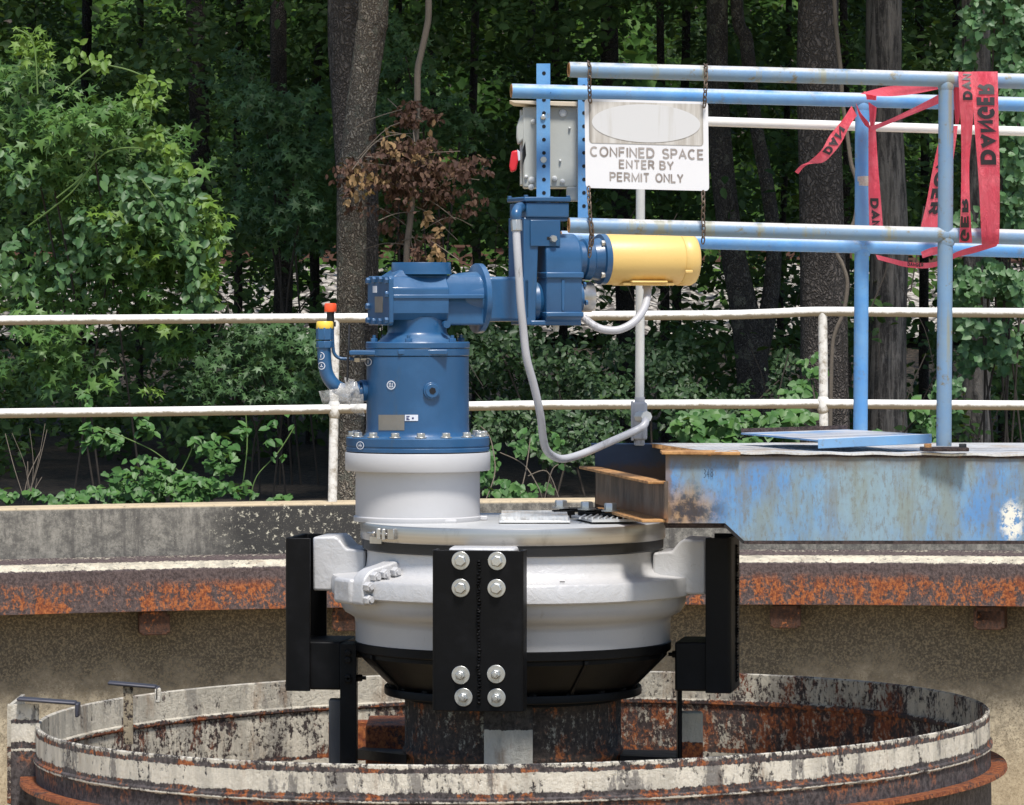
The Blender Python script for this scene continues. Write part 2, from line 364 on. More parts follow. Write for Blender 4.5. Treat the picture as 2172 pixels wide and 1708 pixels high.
def m_tape():
    g = G('red_plastic_tape'); a = g.noise(8, 5, .6, dist=1); c = g.mix(g.step(a, .35, .65), (.84, .075, .115), (.94, .19, .23))
    c = g.mix(g.mul(g.step(g.noise(22, 6, .7, (2, 2, .3)), .58, .68), .35), c, (.9, .28, .30))
    g.out(c, .35, 0, g.noise(22, 6, .65, (2.5, 2.5, .5), dist=1), .9, .016)
    t = g.n('ShaderNodeBsdfTranslucent'); t.inputs[0].default_value = (.95, .13, .18, 1); ms = g.n('ShaderNodeMixShader'); ms.inputs[0].default_value = .5
    g.L(g.b.outputs[0], ms.inputs[1]); g.L(t.outputs[0], ms.inputs[2])
    o = next(x for x in g.t.nodes if x.type == 'OUTPUT_MATERIAL'); g.L(ms.outputs[0], o.inputs[0]); return g.m
def m_bag():
    g = G('clear_plastic_film'); c = g.mix(g.step(g.noise(9, 5), .4, .65), (.40, .39, .37), (.70, .70, .70)); g.out(c, .18, 0, g.noise(30, 4, .6, dist=2), .8, .01, coat=.4)
    t = g.n('ShaderNodeBsdfTransparent'); ms = g.n('ShaderNodeMixShader'); g.L(g.step(g.noise(16, 4), .40, .75), ms.inputs[0])
    f = g.math('MULTIPLY', g.step(g.noise(16, 4), .30, .60), .75); g.L(f, ms.inputs[0])
    g.L(g.b.outputs[0], ms.inputs[1]); g.L(t.outputs[0], ms.inputs[2])
    o = next(x for x in g.t.nodes if x.type == 'OUTPUT_MATERIAL'); g.L(ms.outputs[0], o.inputs[0]); return g.m
def m_conduit():
    g = G('grey_conduit_jacket'); a = g.noise(10, 6, .65); c = g.mix(a, (.36, .36, .38), (.47, .47, .49))
    d = g.step(g.noise(22, 7, .75, (1, 1, .3)), .56, .66); c = g.mix(g.mul(d, .55), c, (.12, .115, .11)); return g.out(c, .4, 0, a, .1, .003)
def m_galv():
    g = G('galvanised_conduit'); a = g.noise(14, 6, .7); c = g.mix(a, (.48, .48, .45), (.66, .66, .64)); d = g.step(g.noise(8, 7, .7, (1, 1, .4)), .55, .66)
    c = g.mix(g.mul(d, .5), c, (.38, .34, .26)); return g.out(c, .5, .3, a, .15, .003)
def m_ground():
    g = G('leaf_litter'); a = g.noise(3, 8, .7); b = g.noise(22, 8, .72); c = g.mix(g.step(b, .38, .64), (.016, .012, .008), (.085, .062, .042)); c = g.mix(g.mul(g.step(a, .5, .7), .5), c, (.02, .028, .012))
    return g.out(c, .95, 0, b, 1, .06)
def m_gravel():
    g = G('railway_ballast_stone'); v = g.voro(9); b = g.noise(14, 6, .7); c = g.mix(g.step(b, .35, .65), (.24, .215, .185), (.52, .48, .42)); c = g.mix(g.step(v, .35, .7), c, (.07, .06, .05)); return g.out(c, .9, 0, v, 1, .08)
def m_sign():
    g = G('sign_white_enamel'); a = g.noise(5, 6); c = g.mix(a, (.66, .66, .68), (.74, .74, .76)); d = g.step(g.noise(40, 6, .75), .66, .72); c = g.mix(g.mul(d, .4), c, (.35, .33, .3)); return g.out(c, .4, 0, a, .05, .002)
def m_signhead():
    g = G('bleached_sign_header'); a = g.noise(16, 7, .7, (1.4, 1, .10)); c = g.mix(g.step(a, .4, .62), (.40, .37, .33), (.56, .54, .51)); x = g.xyz(0, g.obj)
    e = g.math('ABSOLUTE', x); c = g.mix(g.mul(g.step(e, .165, .185), .7), c, (.09, .075, .06)); return g.out(c, .5, 0, a, .1, .002)
def m_oval():
    g = G('streaked_white_oval'); a = g.noise(13, 7, .7, (1.6, 1, .12)); c = g.mix(g.mul(g.step(a, .52, .7), .6), (.58, .58, .585), (.46, .44, .40)); return g.out(c, .42, 0, a, .05, .002)
def m_letter(name, c0, c1):
    g = G(name); return g.out(g.mix(g.step(g.noise(14, 6, .7), .40, .62), c0, c1), .5)

BLUE = m_gear_blue(); RAILN = m_rail_blue('weathered_blue_rail_paint', .95); RAILF = m_rail_blue('blue_rail_paint', .4); BEAM = m_beam(); DKBLUE = m_dark_blue()
SILVER = m_silver(); SILVR = m_silver_rough(); BLACK = m_black(); STAIN = m_stain(); LID = m_lid(); ZINC = m_zinc(); YELLOW = m_yellow()
WRAIL = m_white_rail(); WHITE = m_white(); CONC = m_concrete(); EDGE = m_edge_rust(); WEB = m_brown_web(); DECK = m_deck()
RUBBER = m_plain('black_rubber_seal', (.005, .005, .0055), .5, 0, 40, .2, .3)
PLATE = m_plain('etched_metal_plate', (.24, .225, .20), .45, .5, 60, .2, .3)
CONDUIT = m_conduit(); GALV = m_galv(); TAPE = m_tape(); BAG = m_bag(); INK = m_letter('black_ink', (.006, .005, .006), (.016, .008, .010))
GREYINK = m_letter('faded_grey_ink', (.22, .185, .165), (.36, .325, .305)); SIGN = m_sign(); SIGNH = m_signhead(); OVAL = m_oval()
STICK = m_plain('white_sticker', (.62, .65, .72), .5, 0, 30, .02, .05); NAVY = m_plain('navy_sticker_print', (.02, .03, .13), .5)
REDCAP = m_plain('orange_red_plastic', (.85, .10, .03), .35, 0, 30, .05, .05); YCAP = m_plain('yellow_plastic_cap', (.80, .56, .07), .4, 0, 30, .1, .1)
RED = m_plain('red_switch_handle', (.62, .02, .03), .35, 0, 30, .1, .1); BOXG = m_plain('light_grey_enclosure_paint', (.42, .43, .40), .45, 0, 60, .12, .08)
CREAM = m_plain('cream_hood_paint', (.62, .53, .40), .5); CHAIN = m_plain('rusty_chain_steel', (.13, .095, .07), .55, .5, 80, .4, .5)
DARK = m_plain('dark_steel', (.02, .02, .022), .5, .3); VOID = m_plain('dark_hole', (.006, .007, .010), .9)
GRND = m_ground(); GRAV = m_gravel(); RAILRUST = m_plain('rail_rust', (.10, .045, .028), .8, 0, 30, .5, .3)
PINE = m_bark('pine_bark', (.065, .054, .047), (.26, .22, .19), 34); PINE2 = m_bark('grey_brown_bark', (.12, .094, .070), (.60, .51, .40), 46, True, 1.0)
OAK = m_bark('furrowed_bark', (.055, .048, .043), (.29, .255, .22), 26, False); DARKB = m_bark('dark_bark', (.024, .020, .018), (.085, .073, .064), 44); LICH = m_bark('lichen_bark', (.060, .052, .046), (.22, .195, .165), 52, True, .9)
TWIG = m_plain('grey_twig', (.16, .13, .10), .9, 0, 60, .6, .3); DTWIG = m_plain('dark_twig', (.045, .036, .028), .9, 0, 60, .6, .3); GTWIG = m_plain('green_stem', (.10, .17, .04), .7, 0, 60, .3, .3)
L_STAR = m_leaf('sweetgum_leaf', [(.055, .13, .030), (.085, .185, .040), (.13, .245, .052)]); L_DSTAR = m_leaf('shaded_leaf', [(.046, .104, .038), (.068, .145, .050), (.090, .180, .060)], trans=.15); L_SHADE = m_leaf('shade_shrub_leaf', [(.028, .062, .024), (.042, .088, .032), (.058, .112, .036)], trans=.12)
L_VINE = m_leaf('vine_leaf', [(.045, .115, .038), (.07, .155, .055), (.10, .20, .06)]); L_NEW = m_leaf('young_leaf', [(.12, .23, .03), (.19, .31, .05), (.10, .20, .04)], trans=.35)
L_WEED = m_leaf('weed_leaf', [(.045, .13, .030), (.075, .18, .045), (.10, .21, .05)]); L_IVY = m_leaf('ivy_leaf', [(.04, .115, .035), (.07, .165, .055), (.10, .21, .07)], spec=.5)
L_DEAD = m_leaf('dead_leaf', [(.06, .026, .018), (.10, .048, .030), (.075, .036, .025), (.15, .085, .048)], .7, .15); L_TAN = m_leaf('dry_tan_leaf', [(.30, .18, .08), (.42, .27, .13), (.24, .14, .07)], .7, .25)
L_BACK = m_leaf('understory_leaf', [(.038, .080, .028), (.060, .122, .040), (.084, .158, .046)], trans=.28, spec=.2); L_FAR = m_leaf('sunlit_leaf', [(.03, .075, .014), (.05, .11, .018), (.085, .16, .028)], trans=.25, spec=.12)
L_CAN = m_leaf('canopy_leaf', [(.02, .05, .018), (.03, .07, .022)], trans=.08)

def arc_(cx, cy, rx, ry, a0, a1, n=12): return [(cx + rx*math.cos(R(a0 + (a1-a0)*k/n)), cy + ry*math.sin(R(a0 + (a1-a0)*k/n))) for k in range(n+1)]
GLY = {'C': (.74, [arc_(.38, .5, .38, .5, 48, 312, 18)]), 'O': (.80, [arc_(.40, .5, .40, .5, 0, 360, 26)]), 'G': (.78, [arc_(.39, .5, .39, .5, 48, 335, 18) + [(.745, .46), (.42, .46)]]),
 'N': (.68, [[(0, 0), (0, 1), (.68, 0), (.68, 1)]]), 'F': (.56, [[(.56, 1), (0, 1), (0, 0)], [(0, .52), (.50, .52)]]), 'I': (.0, [[(0, 0), (0, 1)]]), 'E': (.58, [[(.58, 1), (0, 1), (0, 0), (.58, 0)], [(0, .52), (.52, .52)]]),
 'D': (.70, [[(0, 0), (0, 1), (.30, 1)] + arc_(.30, .5, .40, .5, 80, -80, 14) + [(.30, 0), (0, 0)]]), 'P': (.60, [[(0, 0), (0, 1), (.34, 1)] + arc_(.34, .735, .26, .265, 80, -80, 10) + [(.34, .47), (0, .47)]]),
 'R': (.64, [[(0, 0), (0, 1), (.34, 1)] + arc_(.34, .745, .26, .255, 80, -80, 10) + [(.34, .49), (0, .49)], [(.34, .49), (.64, 0)]]),
 'B': (.62, [[(0, 0), (0, 1), (.32, 1)] + arc_(.32, .765, .24, .235, 80, -80, 8) + [(.32, .53), (0, .53)], [(.32, .53)] + arc_(.34, .265, .28, .265, 80, -80, 10) + [(.30, 0), (0, 0)]]),
 'S': (.64, [arc_(.32, .75, .30, .25, 25, 265, 14) + arc_(.32, .25, .32, .25, 85, -155, 14)]), 'A': (.74, [[(0, 0), (.37, 1), (.74, 0)], [(.14, .34), (.60, .34)]]), 'Y': (.70, [[(0, 1), (.35, .46), (.70, 1)], [(.35, .46), (.35, 0)]]),
 'T': (.64, [[(0, 1), (.64, 1)], [(.32, 1), (.32, 0)]]), 'M': (.84, [[(0, 0), (0, 1), (.42, .12), (.84, 1), (.84, 0)]]), 'L': (.54, [[(0, 1), (0, 0), (.54, 0)]]),
 '3': (.5, [arc_(.22, .76, .26, .24, 150, -80, 10) + arc_(.22, .27, .28, .27, 80, -150, 10)]), '4': (.56, [[(.42, 0), (.42, 1), (0, .32), (.56, .32)]]), '8': (.5, [arc_(.25, .76, .22, .24, 0, 360, 16), arc_(.25, .26, .26, .26, 0, 360, 16)])}
def text_strokes(body, W, H, th, gap=.30):
    """bold block letters from stroked outlines, in a W x H box: (x, y, layer) vertices and faces"""
    adv = [GLY[c][0] for c in body]; tot = sum(adv) + gap*(len(body)-1); kx = (W - th)/tot; ky = H - th; x = th/2; V = []; Fc = []; lay = 0
    for c, w in zip(body, adv):
        for pl in GLY[c][1]:
            P = [Vector((x + a*kx, th/2 + b*ky)) for a, b in pl]; Q = [P[0]]
            for p in P[1:]:
                if (p - Q[-1]).length > 1e-5: Q.append(p)
            P = Q; n = len(P); closed = (P[0]-P[-1]).length < 1e-4; o = len(V); lay += 1
            for i, p in enumerate(P):
                d0 = (P[i] - P[i-1]).normalized() if i else ((P[0] - P[-2]).normalized() if closed else (P[1]-P[0]).normalized())
                d1 = (P[i+1] - P[i]).normalized() if i < n-1 else ((P[1] - P[0]).normalized() if closed else d0)
                n0 = Vector((-d0.y, d0.x)); n1 = Vector((-d1.y, d1.x)); m = (n0 + n1); m = m.normalized() if m.length > 1e-4 else n0; k = min(1.7, 1/max(.35, m.dot(n1)))
                e = Vector((0, 0))
                for sg in (1, -1): q = p + m*(sg*th/2*k); V.append((q.x, q.y, lay))
            Fc += [(o+2*i, o+2*i+1, o+2*i+3, o+2*i+2) for i in range(n-1)]
        x += (w + gap)*kx
    return V, Fc
# ------------------------------------------------------------------ leaves
def tmpl(shape):
    if shape == 'dia': return np.array([(0,0,0),(.32,.5,.09),(0,1,0),(-.32,.5,.09)], float), [(0,1,2,3)]
    if shape == 'oval':
        return np.array([(0,0,0),(0,1,-.08),(-.27,.30,.06),(-.24,.68,.03),(.27,.30,.06),(.24,.68,.03)], float), [(0,4,5,1),(0,1,3,2)]
    if shape == 'heart':
        return np.array([(0,.08,0),(0,1,-.12),(-.24,-.04,.05),(-.46,.22,.08),(-.33,.62,.03),(.24,-.04,.05),(.46,.22,.08),(.33,.62,.03)], float), [(0,5,6,7,1),(0,1,4,3,2)]
    if shape == 'star':
        v = [(0,.42,.05)]; ang = [-68, -4, 0, 30, 0, 66, 0, 0]
        tips = [90-128, 90-64, 90, 90+64, 90+128]; rt = [.44, .56, .60, .56, .44]; pts = []
        for i in range(5):
            pts.append((tips[i], rt[i], -.05))
            if i < 4: pts.append(((tips[i]+tips[i+1])/2, .19, .02))
        pts.append((270, .16, .02))
        for a, r, z in pts: v.append((r*math.cos(R(a)), .42 + r*math.sin(R(a)), z))
        k = len(pts); return np.array(v, float), [(0, 1+i, 1+(i+1) % k) for i in range(k)]
def leaf_obj(name, pos, size, shape, mat, parent, nb=(0, -.5, .75), nj=.55, tb=(0, -.35, -.5), tj=.8, seed=1):
    rng = np.random.default_rng(seed); T, Fc = tmpl(shape); N = len(pos); pos = np.asarray(pos, float)
    size = np.asarray(size, float).reshape(-1, 1)
    n = np.asarray(nb) + rng.normal(0, nj, (N, 3)); n /= np.linalg.norm(n, axis=1, keepdims=True)
    t = np.asarray(tb) + rng.normal(0, tj, (N, 3)); t -= n*np.sum(n*t, axis=1, keepdims=True); t /= np.linalg.norm(t, axis=1, keepdims=True) + 1e-9
    b = np.cross(t, n); K = len(T)
    V = pos[:, None, :] + size[:, None, :]*(T[None, :, 0:1]*b[:, None, :] + T[None, :, 1:2]*t[:, None, :] + T[None, :, 2:3]*n[:, None, :])
    V = V.reshape(-1, 3)
    if parent is not None: V = V - np.array(wloc(parent))
    ft = [np.array(f) for f in Fc]; tot = np.concatenate([len(f)*np.ones(1, int) for f in ft])
    idx = np.concatenate(ft); per = len(idx)
    LI = (np.arange(N)[:, None]*K + idx[None, :]).reshape(-1)
    ls = np.tile(tot, N); st = np.concatenate([[0], np.cumsum(ls)[:-1]])
    me = bpy.data.meshes.new(name); me.vertices.add(len(V)); me.vertices.foreach_set('co', V.reshape(-1).astype('f'))
    me.loops.add(len(LI)); me.loops.foreach_set('vertex_index', LI.astype('i'))
    me.polygons.add(len(ls)); me.polygons.foreach_set('loop_start', st.astype('i')); me.polygons.foreach_set('loop_total', ls.astype('i'))
    me.update(calc_edges=True); me.validate(); me.materials.append(mat)
    o = bpy.data.objects.new(name, me); COL.objects.link(o); o.parent = parent; return o
def blobs(bl, seed):
    """bl: (px, py, rx, ry, Y, dY, n, clumps) -> clumped points in ellipsoids"""
    rng = np.random.default_rng(seed); out = []
    for (px, py, rx, ry, Y, dY, n, cl) in bl:
        d = rng.normal(0, 1, (cl, 3)); d /= np.linalg.norm(d, axis=1, keepdims=True); rad = rng.random((cl, 1))**.4
        cc = d*rad; k = rng.integers(0, cl, n); p = cc[k] + rng.normal(0, .13, (n, 3)); s = Y/F
        c = np.array(at(px, py, Y)); out.append(c + p*np.array([rx*s, dY, ry*s]))
    return np.concatenate(out)

# ================================================================== SETTING
ctr = (C0.x, C0.y, 0)
TILT = R(.5)
def tilt(o): o.rotation_euler[1] = -TILT if o.parent is None else 0
ground = MB(); gy = [24.0, 30, 40, 44.5, 46, 50, 51.2, 55, 57, 66, 84, 900]; gz = [1.72, 1.80, 1.9, 2.05, 2.48, 3.28, 3.32, 3.32, 2.9, 3.2, 13.5, 16]
XS = [-400, -60, -20, -10, -5, 0, 5, 10, 20, 60, 400]
vv = [(x, y, z) for y, z in zip(gy, gz) for x in XS]
ground.add(vv, [(j*11+i, j*11+i+1, (j+1)*11+i+1, (j+1)*11+i) for j in range(len(gy)-1) for i in range(10)])
tag(part('forest_floor', ground, GRND), 'dark leaf littered forest floor behind the tank wall', 'ground', kind='structure')
bal = MB(); rr = random.Random(3); nx, ny = 300, 20
by = [46 + (4 if j < 10 else 4 + (j-10)*.35)*(j/10 if j < 10 else 1) for j in range(ny)]
vv = []
for j in range(ny):
    y = 46 + .45*j; z = 2.6 + .2*min(y-46, 4)
    for i in range(nx): vv.append((-22 + 44*i/(nx-1), y, z + .02 + rr.uniform(-.05, .05)))
bal.add(vv, [(j*nx+i, j*nx+i+1, (j+1)*nx+i+1, (j+1)*nx+i) for j in range(ny-1) for i in range(nx-1)])
tag(part('railway_embankment', bal, GRAV, smooth=0), 'pale grey stone ballast bank glimpsed between the trunks', 'embankment', kind='structure')
rt = thing('railway_track', 'rusty brown railway rail lying on the pale ballast beyond the trees', 'railway track', (0, 51, 3.46))
for y in (50.6, 52.0):
    q = MB(); q.box((0, y, 3.66), (44, .07, .03)); q.box((0, y, 3.58), (44, .02, .14)); q.box((0, y, 3.50), (44, .14, .025)); part('rail', q, RAILRUST, rt)
slp = MB()
for k in range(62): slp.box((-21 + k*.68, 51.3, 3.43), (.24, 2.6, .12))
part('sleepers', slp, RAILRUST, rt)
fl = MB(); fl.add([(-60, -6, 0), (60, -6, 0), (60, 40, 0), (-60, 40, 0)], [(0, 1, 2, 3)])
tag(part('tank_floor', fl, m_plain('tank_floor_concrete', (.42, .33, .20), .9)), 'tan concrete floor of the drained tank', 'floor', kind='structure')

# tank wall, launder, handrail (all settled half a degree to the left)
A0, A1 = R(90-32), R(90+32)
tw = thing('tank_wall', 'curved stained concrete tank wall, dark above and tan below', 'wall', (C0.x, C0.y, 0))
def arc(prof, n=72, closed=True, a0=A0, a1=A1): return MB().lathe(C0, prof, n, closed, a0, a1)
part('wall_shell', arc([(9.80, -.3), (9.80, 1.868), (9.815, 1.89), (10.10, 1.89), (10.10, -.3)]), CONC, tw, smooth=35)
tw.rotation_euler[1] = -TILT
LAUNR = m_rust('flaking_white_and_rust_launder', [(1.548, 1.595, .80), (1.595, 1.70, .66), (1.522, 1.536, .66), (1.30, 1.515, .26)], .5, 1, 1.3, white=(.80, .72, .56), stain=.3, oz=(1.49, 1.56), dark=((.050, .034, .034), (.15, .110, .106)))
ld = thing('launder', 'long rusty steel launder trough with flaking white lip along the concrete wall', 'launder', (C0.x, C0.y, 0))
part('trough', arc([(9.798, 1.612), (9.60, 1.575), (9.556, 1.553), (9.552, 1.547), (9.552, 1.325), (9.60, 1.32), (9.798, 1.32)], 90), LAUNR, ld, smooth=25)
RUSTB = m_rust('dark_rust', [], 1, 4, .6, dark=((.03, .015, .01), (.10, .04, .02)))
for px in (317, 738, 1680, 2135):
    a = math.atan2(9.7, (px - 1088)*23.5/F); u = Vector((math.cos(a), math.sin(a), 0)); t = Vector((-u.y, u.x, 0)); w = .070
    p = C0 + u*9.58; P = []
    q = MB(); rotm = Matrix((t, u, (0, 0, 1))).transposed()
    q.box(C0 + u*9.69 + Vector((0, 0, 1.255)), (2*w, .20, .13), rotm); q.box(C0 + u*9.60 + Vector((0, 0, 1.25)), (2*w+.03, .02, .10), rotm)
    part('bracket', q, RUSTB, ld, bev=.006)
ld.rotation_euler[1] = -TILT

gr = thing('guard_railing', 'white flaking pipe guard rail standing along the top of the concrete tank wall', 'railing', (C0.x, C0.y, 1.89))
def yrail(px): return C0.y + math.sqrt(9.95**2 - ((px-1086)*23.9/F)**2)
def railpts(pts): return smooth_path([at(px, py, yrail(px)) for px, py in pts], 5)
part('top_rail', MB().tube(railpts([(-420, 688), (0, 680), (350, 677), (700, 675), (1040, 673), (1275, 670), (1522, 668.5), (1640, 665), (1700, 662), (1750, 661), (1870, 662), (1995, 663), (2172, 664), (2600, 667)]), .0265, 16), WRAIL, gr)
part('middle_rail', MB().tube(railpts([(-420, 884), (0, 877), (350, 873), (700, 868), (1040, 861), (1275, 858.5), (1522, 857.5), (1750, 857), (1995, 859), (2172, 860), (2600, 863)]), .0265, 16), WRAIL, gr)
for (x0, y0, x1, y1, r) in ((711, 676, 705, 1078, .0255), (1745, 663, 1748, 1070, .0255)):
    part('post', MB().tube([at(x0, y0, yrail(x0)), at((x0+x1)/2+.5, (y0+y1)/2, yrail(x0)), at(x1, y1, yrail(x1))], r, 16), WRAIL, gr)
    wl = MB()
    ym = 868 if x0 < 1000 else 857
    wl.lathe(at(x0-2 if x0 < 1000 else x0+1, ym, yrail(x0)).to_2d().to_3d(), [(.026, at(0, ym+18, 23.9).z), (.033, at(0, ym+10, 23.9).z), (.034, at(0, ym-10, 23.9).z), (.026, at(0, ym-18, 23.9).z)], 16); part('weld_collar', wl, WRAIL, gr)

# ================================================================== CENTRE WELL RING AND COLUMN
zr = zc(1511); RR = 1006*S0
RINGO = m_rust('center_well_flaking_paint', [(zr-.092, zr-.02, .80), (zr-.02, zr+.1, .74), (zr-.122, zr-.102, .82), (1.2, zr-.122, .46)], .28, 2, 1.0, white=(.88, .82, .70), stain=.7, oz=(zr-.06, zr-.13), dark=((.030, .024, .025), (.13, .11, .11)))
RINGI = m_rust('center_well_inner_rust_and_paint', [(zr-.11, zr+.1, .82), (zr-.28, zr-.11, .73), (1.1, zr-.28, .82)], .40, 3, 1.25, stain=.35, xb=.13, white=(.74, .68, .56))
RINGF = m_rust('orange_rust_flange', [], 1, 5, 1.9)
rg = thing('center_well_ring', 'wide round rusty steel center well ring with flaking white paint around the drive', 'steel ring', (C0.x, C0.y, 0))
zf = zc(1624)
part('outer_shell', MB().lathe(C0, [(RR-.004, zr), (RR, zr-.004), (RR, zr-.098), (RR+.008, zr-.103), (RR+.008, zr-.113), (RR+.001, zr-.118), (RR+.001, zf+.01), (RR, zf-.9)], 160), RINGO, rg, smooth=30)
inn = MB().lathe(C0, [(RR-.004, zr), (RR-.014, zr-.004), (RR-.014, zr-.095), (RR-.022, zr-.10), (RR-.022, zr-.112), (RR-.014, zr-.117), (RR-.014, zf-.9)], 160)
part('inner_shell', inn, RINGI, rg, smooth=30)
part('stiffener_flange', MB().lathe(C0, [(RR+.002, zf), (RR+.052, zf), (RR+.054, zf-.012), (RR+.050, zf-.014), (RR+.002, zf-.014)], 160), RINGF, rg, smooth=30)
rg.rotation_euler[1] = -R(.9); rg.location.x += .025
bx = thing('scum_box', 'rusty plate box with two dark angle tops at the ring left side', 'gate box', (-1.55, 13.8, 0))
for (xa, ya, xb, yb, Y) in ((35, 1481, 160, 1490, 13.72), (228, 1447, 330, 1456, 14.15)):
    a = at(xa, ya, Y); b = at(xb, yb, Y); q = MB(); q.hexa([a, b, b + Vector((0, .07, 0)), a + Vector((0, .07, 0))], [p - Vector((0, 0, .010)) for p in (a, b, b + Vector((0, .07, 0)), a + Vector((0, .07, 0)))])
    c = b + Vector((.010, 0, -.004)); q.hexa([c - Vector((.012, 0, 0)), c, c + Vector((0, .07, 0)), c + Vector((-.012, .07, 0))], [p - Vector((0, 0, .045)) for p in (c - Vector((.012, 0, 0)), c, c + Vector((0, .07, 0)), c + Vector((-.012, .07, 0)))])
    part('angle_top', q, m_plain('bluish_black_angle', (.055, .055, .07), .5, .3, 40, .3, .4), bx, bev=.004)
a = at(40, 1484, 13.73); part('side_plate', MB().box((-1.585, 13.76, 1.12), (.10, .012, 1.15)), RINGO, bx); part('end_plate', MB().box((-1.630, 13.95, 1.12), (.012, .40, 1.14)), RINGI, bx)
q = MB(); p = at(262, 1452, 14.16); q.box((p.x + .015, 14.17, p.z - .10), (.032, .012, .20)); part('hanger_strap', q, m_rust('tan_strap', [(1.3, 2, .75)], 1, 7, .6, white=(.46, .38, .26)), bx)
q = MB(); p = at(335, 1475, 14.16); q.box((p.x, 14.16, p.z), (.02, .02, .05)); part('stop_tab', q, RINGO, bx, bev=.004)

COLM = m_rust('soot_black_rust_column', [(1.55, 1.70, .63), (1.44, 1.55, .58), (1.2, 1.44, .40)], .5, 8, .9, oz=(1.58, 1.45), white=(.60, .57, .46), dark=((.024, .018, .015), (.10, .075, .058)))
cc = thing('center_column', 'blackened rusty pipe column under the drive with strips of old white paint', 'column', (C0.x, C0.y, 0))
part('pipe', MB().lathe(C0, [(.352, .0), (.352, zc(1600)), (.360, zc(1592)), (.360, zc(1586)), (.353, zc(1580)), (.353, zc(1480))], 80), COLM, cc)
PAINTP = m_rust('white_painted_strap', [(1.2, 1.645, .84), (1.645, 1.9, .5)], .4, 9, .3, dark=((.02, .017, .016), (.09, .08, .07)), white=(.74, .72, .64))
for ang, w in ((-88, .10), (-99, .07)):
    u = Vector((math.cos(R(ang)), math.sin(R(ang)), 0)); part('strap', MB().box(C0 + u*.362 + Vector((0, 0, 1.535)), (w, .02, .36), Matrix.Rotation(R(ang+90), 3, 'Z')), PAINTP, cc, bev=.004)
rk = thing('rake_arm_frame', 'rusty and black rake frame around the column down inside the steel ring', 'rake frame', (C0.x, C0.y, 0))
q = MB(); q.hexa([at(757, 1590, 13.95), at(862, 1602, 13.6), at(862, 1590, 14.3), at(770, 1584, 14.5)], [v - Vector((0, 0, .03)) for v in (at(757, 1590, 13.95), at(862, 1602, 13.6), at(862, 1590, 14.3), at(770, 1584, 14.5))]); part('flat_arm', q, BLACK, rk)
q = MB(); A = (at(1315, 1603, 13.6), at(1440, 1608, 13.8), at(1436, 1592, 14.4), at(1318, 1590, 14.3)); q.hexa(A, [v - Vector((0, 0, .05)) for v in A]); part('flat_arm', q, BLACK, rk)
q = MB(); q.box(at(822, 1590, 14.55) , (.14, .35, .20)); part('cross_member', q, m_rust('bright_orange_rust', [(1.575, 1.9, .9)], .6, 11, 1.7), rk, bev=.008)
q = MB(); q.box(at(800, 1570, 14.9) + Vector((0, 0, 0)), (.34, .05, .14)); part('cross_member', q, m_rust('bright_orange_rust_bar', [(1.60, 1.9, .6)], .6, 12, 1.7), rk, bev=.008)
for x0, x1 in ((722, 757), (1437, 1446)):
    q = MB(); s = 13.80/F; za = at(0, 1365, 13.8).z; zb = at(0, 1640, 13.8).z; xm = ((x0+x1)/2-1086)*s
    q.box((xm, 13.83, (za+zb)/2), ((x1-x0)*s, .13, za-zb)); 
    for yy in (1385, 1400, 1437, 1442) if x0 < 1000 else (): q.hexbolt((xm, 13.76, at(0, yy, 13.76).z), (0, -1, 0), .012, .012)
    part('cage_upright', q, BLACK, rk, bev=.004)
for px, py, sg in ((757, 1438, 1), (757, 1388, 1), (1437, 1388, -1)): q = MB(); q.hexbolt(at(px, py, 13.8), (sg, 0, 0), .012, .018, .012); part('bolt', q, BLACK, rk)
q = MB(); q.box(at(1466, 1575, 13.80), (.075, .06, .20)); part('upright_shoe', q, m_rust('half_painted_shoe', [(1.565, 1.9, .95), (1.3, 1.565, .1)], .6, 13, 1.5, white=(.62, .58, .47)), rk, bev=.006)
q = MB(); q.box(at(716, 1560, 13.86), (.055, .06, .24)); part('upright_shoe', q, m_plain('sooty_grey_plate', (.06, .06, .062), .6, 0, 30, .3, .5), rk, bev=.006)

# ================================================================== DRIVE TURNTABLE
dt = thing('drive_turntable', 'round grey painted turntable drive housing with a stainless lid above the steel ring', 'drive unit', (C0.x, C0.y, zc(1475)))
U = S0
hp = [(262, 1395), (333, 1372), (333, 1360), (333.5, 1355), (334, 1318), (336, 1306), (345, 1300), (356, 1294), (363, 1284), (367, 1272), (368, 1257)]
part('housing', MB().lathe(C0, [(r*U, zc(y)) for r, y in hp[2:]], 128), SILVER, dt, smooth=50)
part('flange', MB().lathe(C0, [(350*U, zc(1257)), (381*U, zc(1257)), (384*U, zc(1254)), (384*U, zc(1222)), (381*U, zc(1217)), (330*U, zc(1212)), (318*U, zc(1207)), (311*U, zc(1198)), (309*U, zc(1180)), (309*U, zc(1163)), (290*U, zc(1163))], 128), SILVR, dt, smooth=35)
part('base_band', MB().lathe(C0, [(200*U, zc(1376)), (334*U, zc(1376)), (335.5*U, zc(1374)), (335.5*U, zc(1358)), (333*U, zc(1356)), (300*U, zc(1356))], 128), BLACK, dt, smooth=35)
part('base_drum', MB().lathe(C0, [(236*U, zc(1378)), (236*U, zc(1452)), (272*U, zc(1453)), (273*U, zc(1456)), (273*U, zc(1468)), (271*U, zc(1470)), (230*U, zc(1471)), (230*U, zc(1480))], 128), BLACK, dt, smooth=35)
part('base_cone', MB().lathe(C0, [(237*U, zc(1377.5)), (327*U, zc(1377.5)), (327*U, zc(1386)), (264*U, zc(1449)), (237*U, zc(1450))], 96), BLACK, dt, smooth=30)
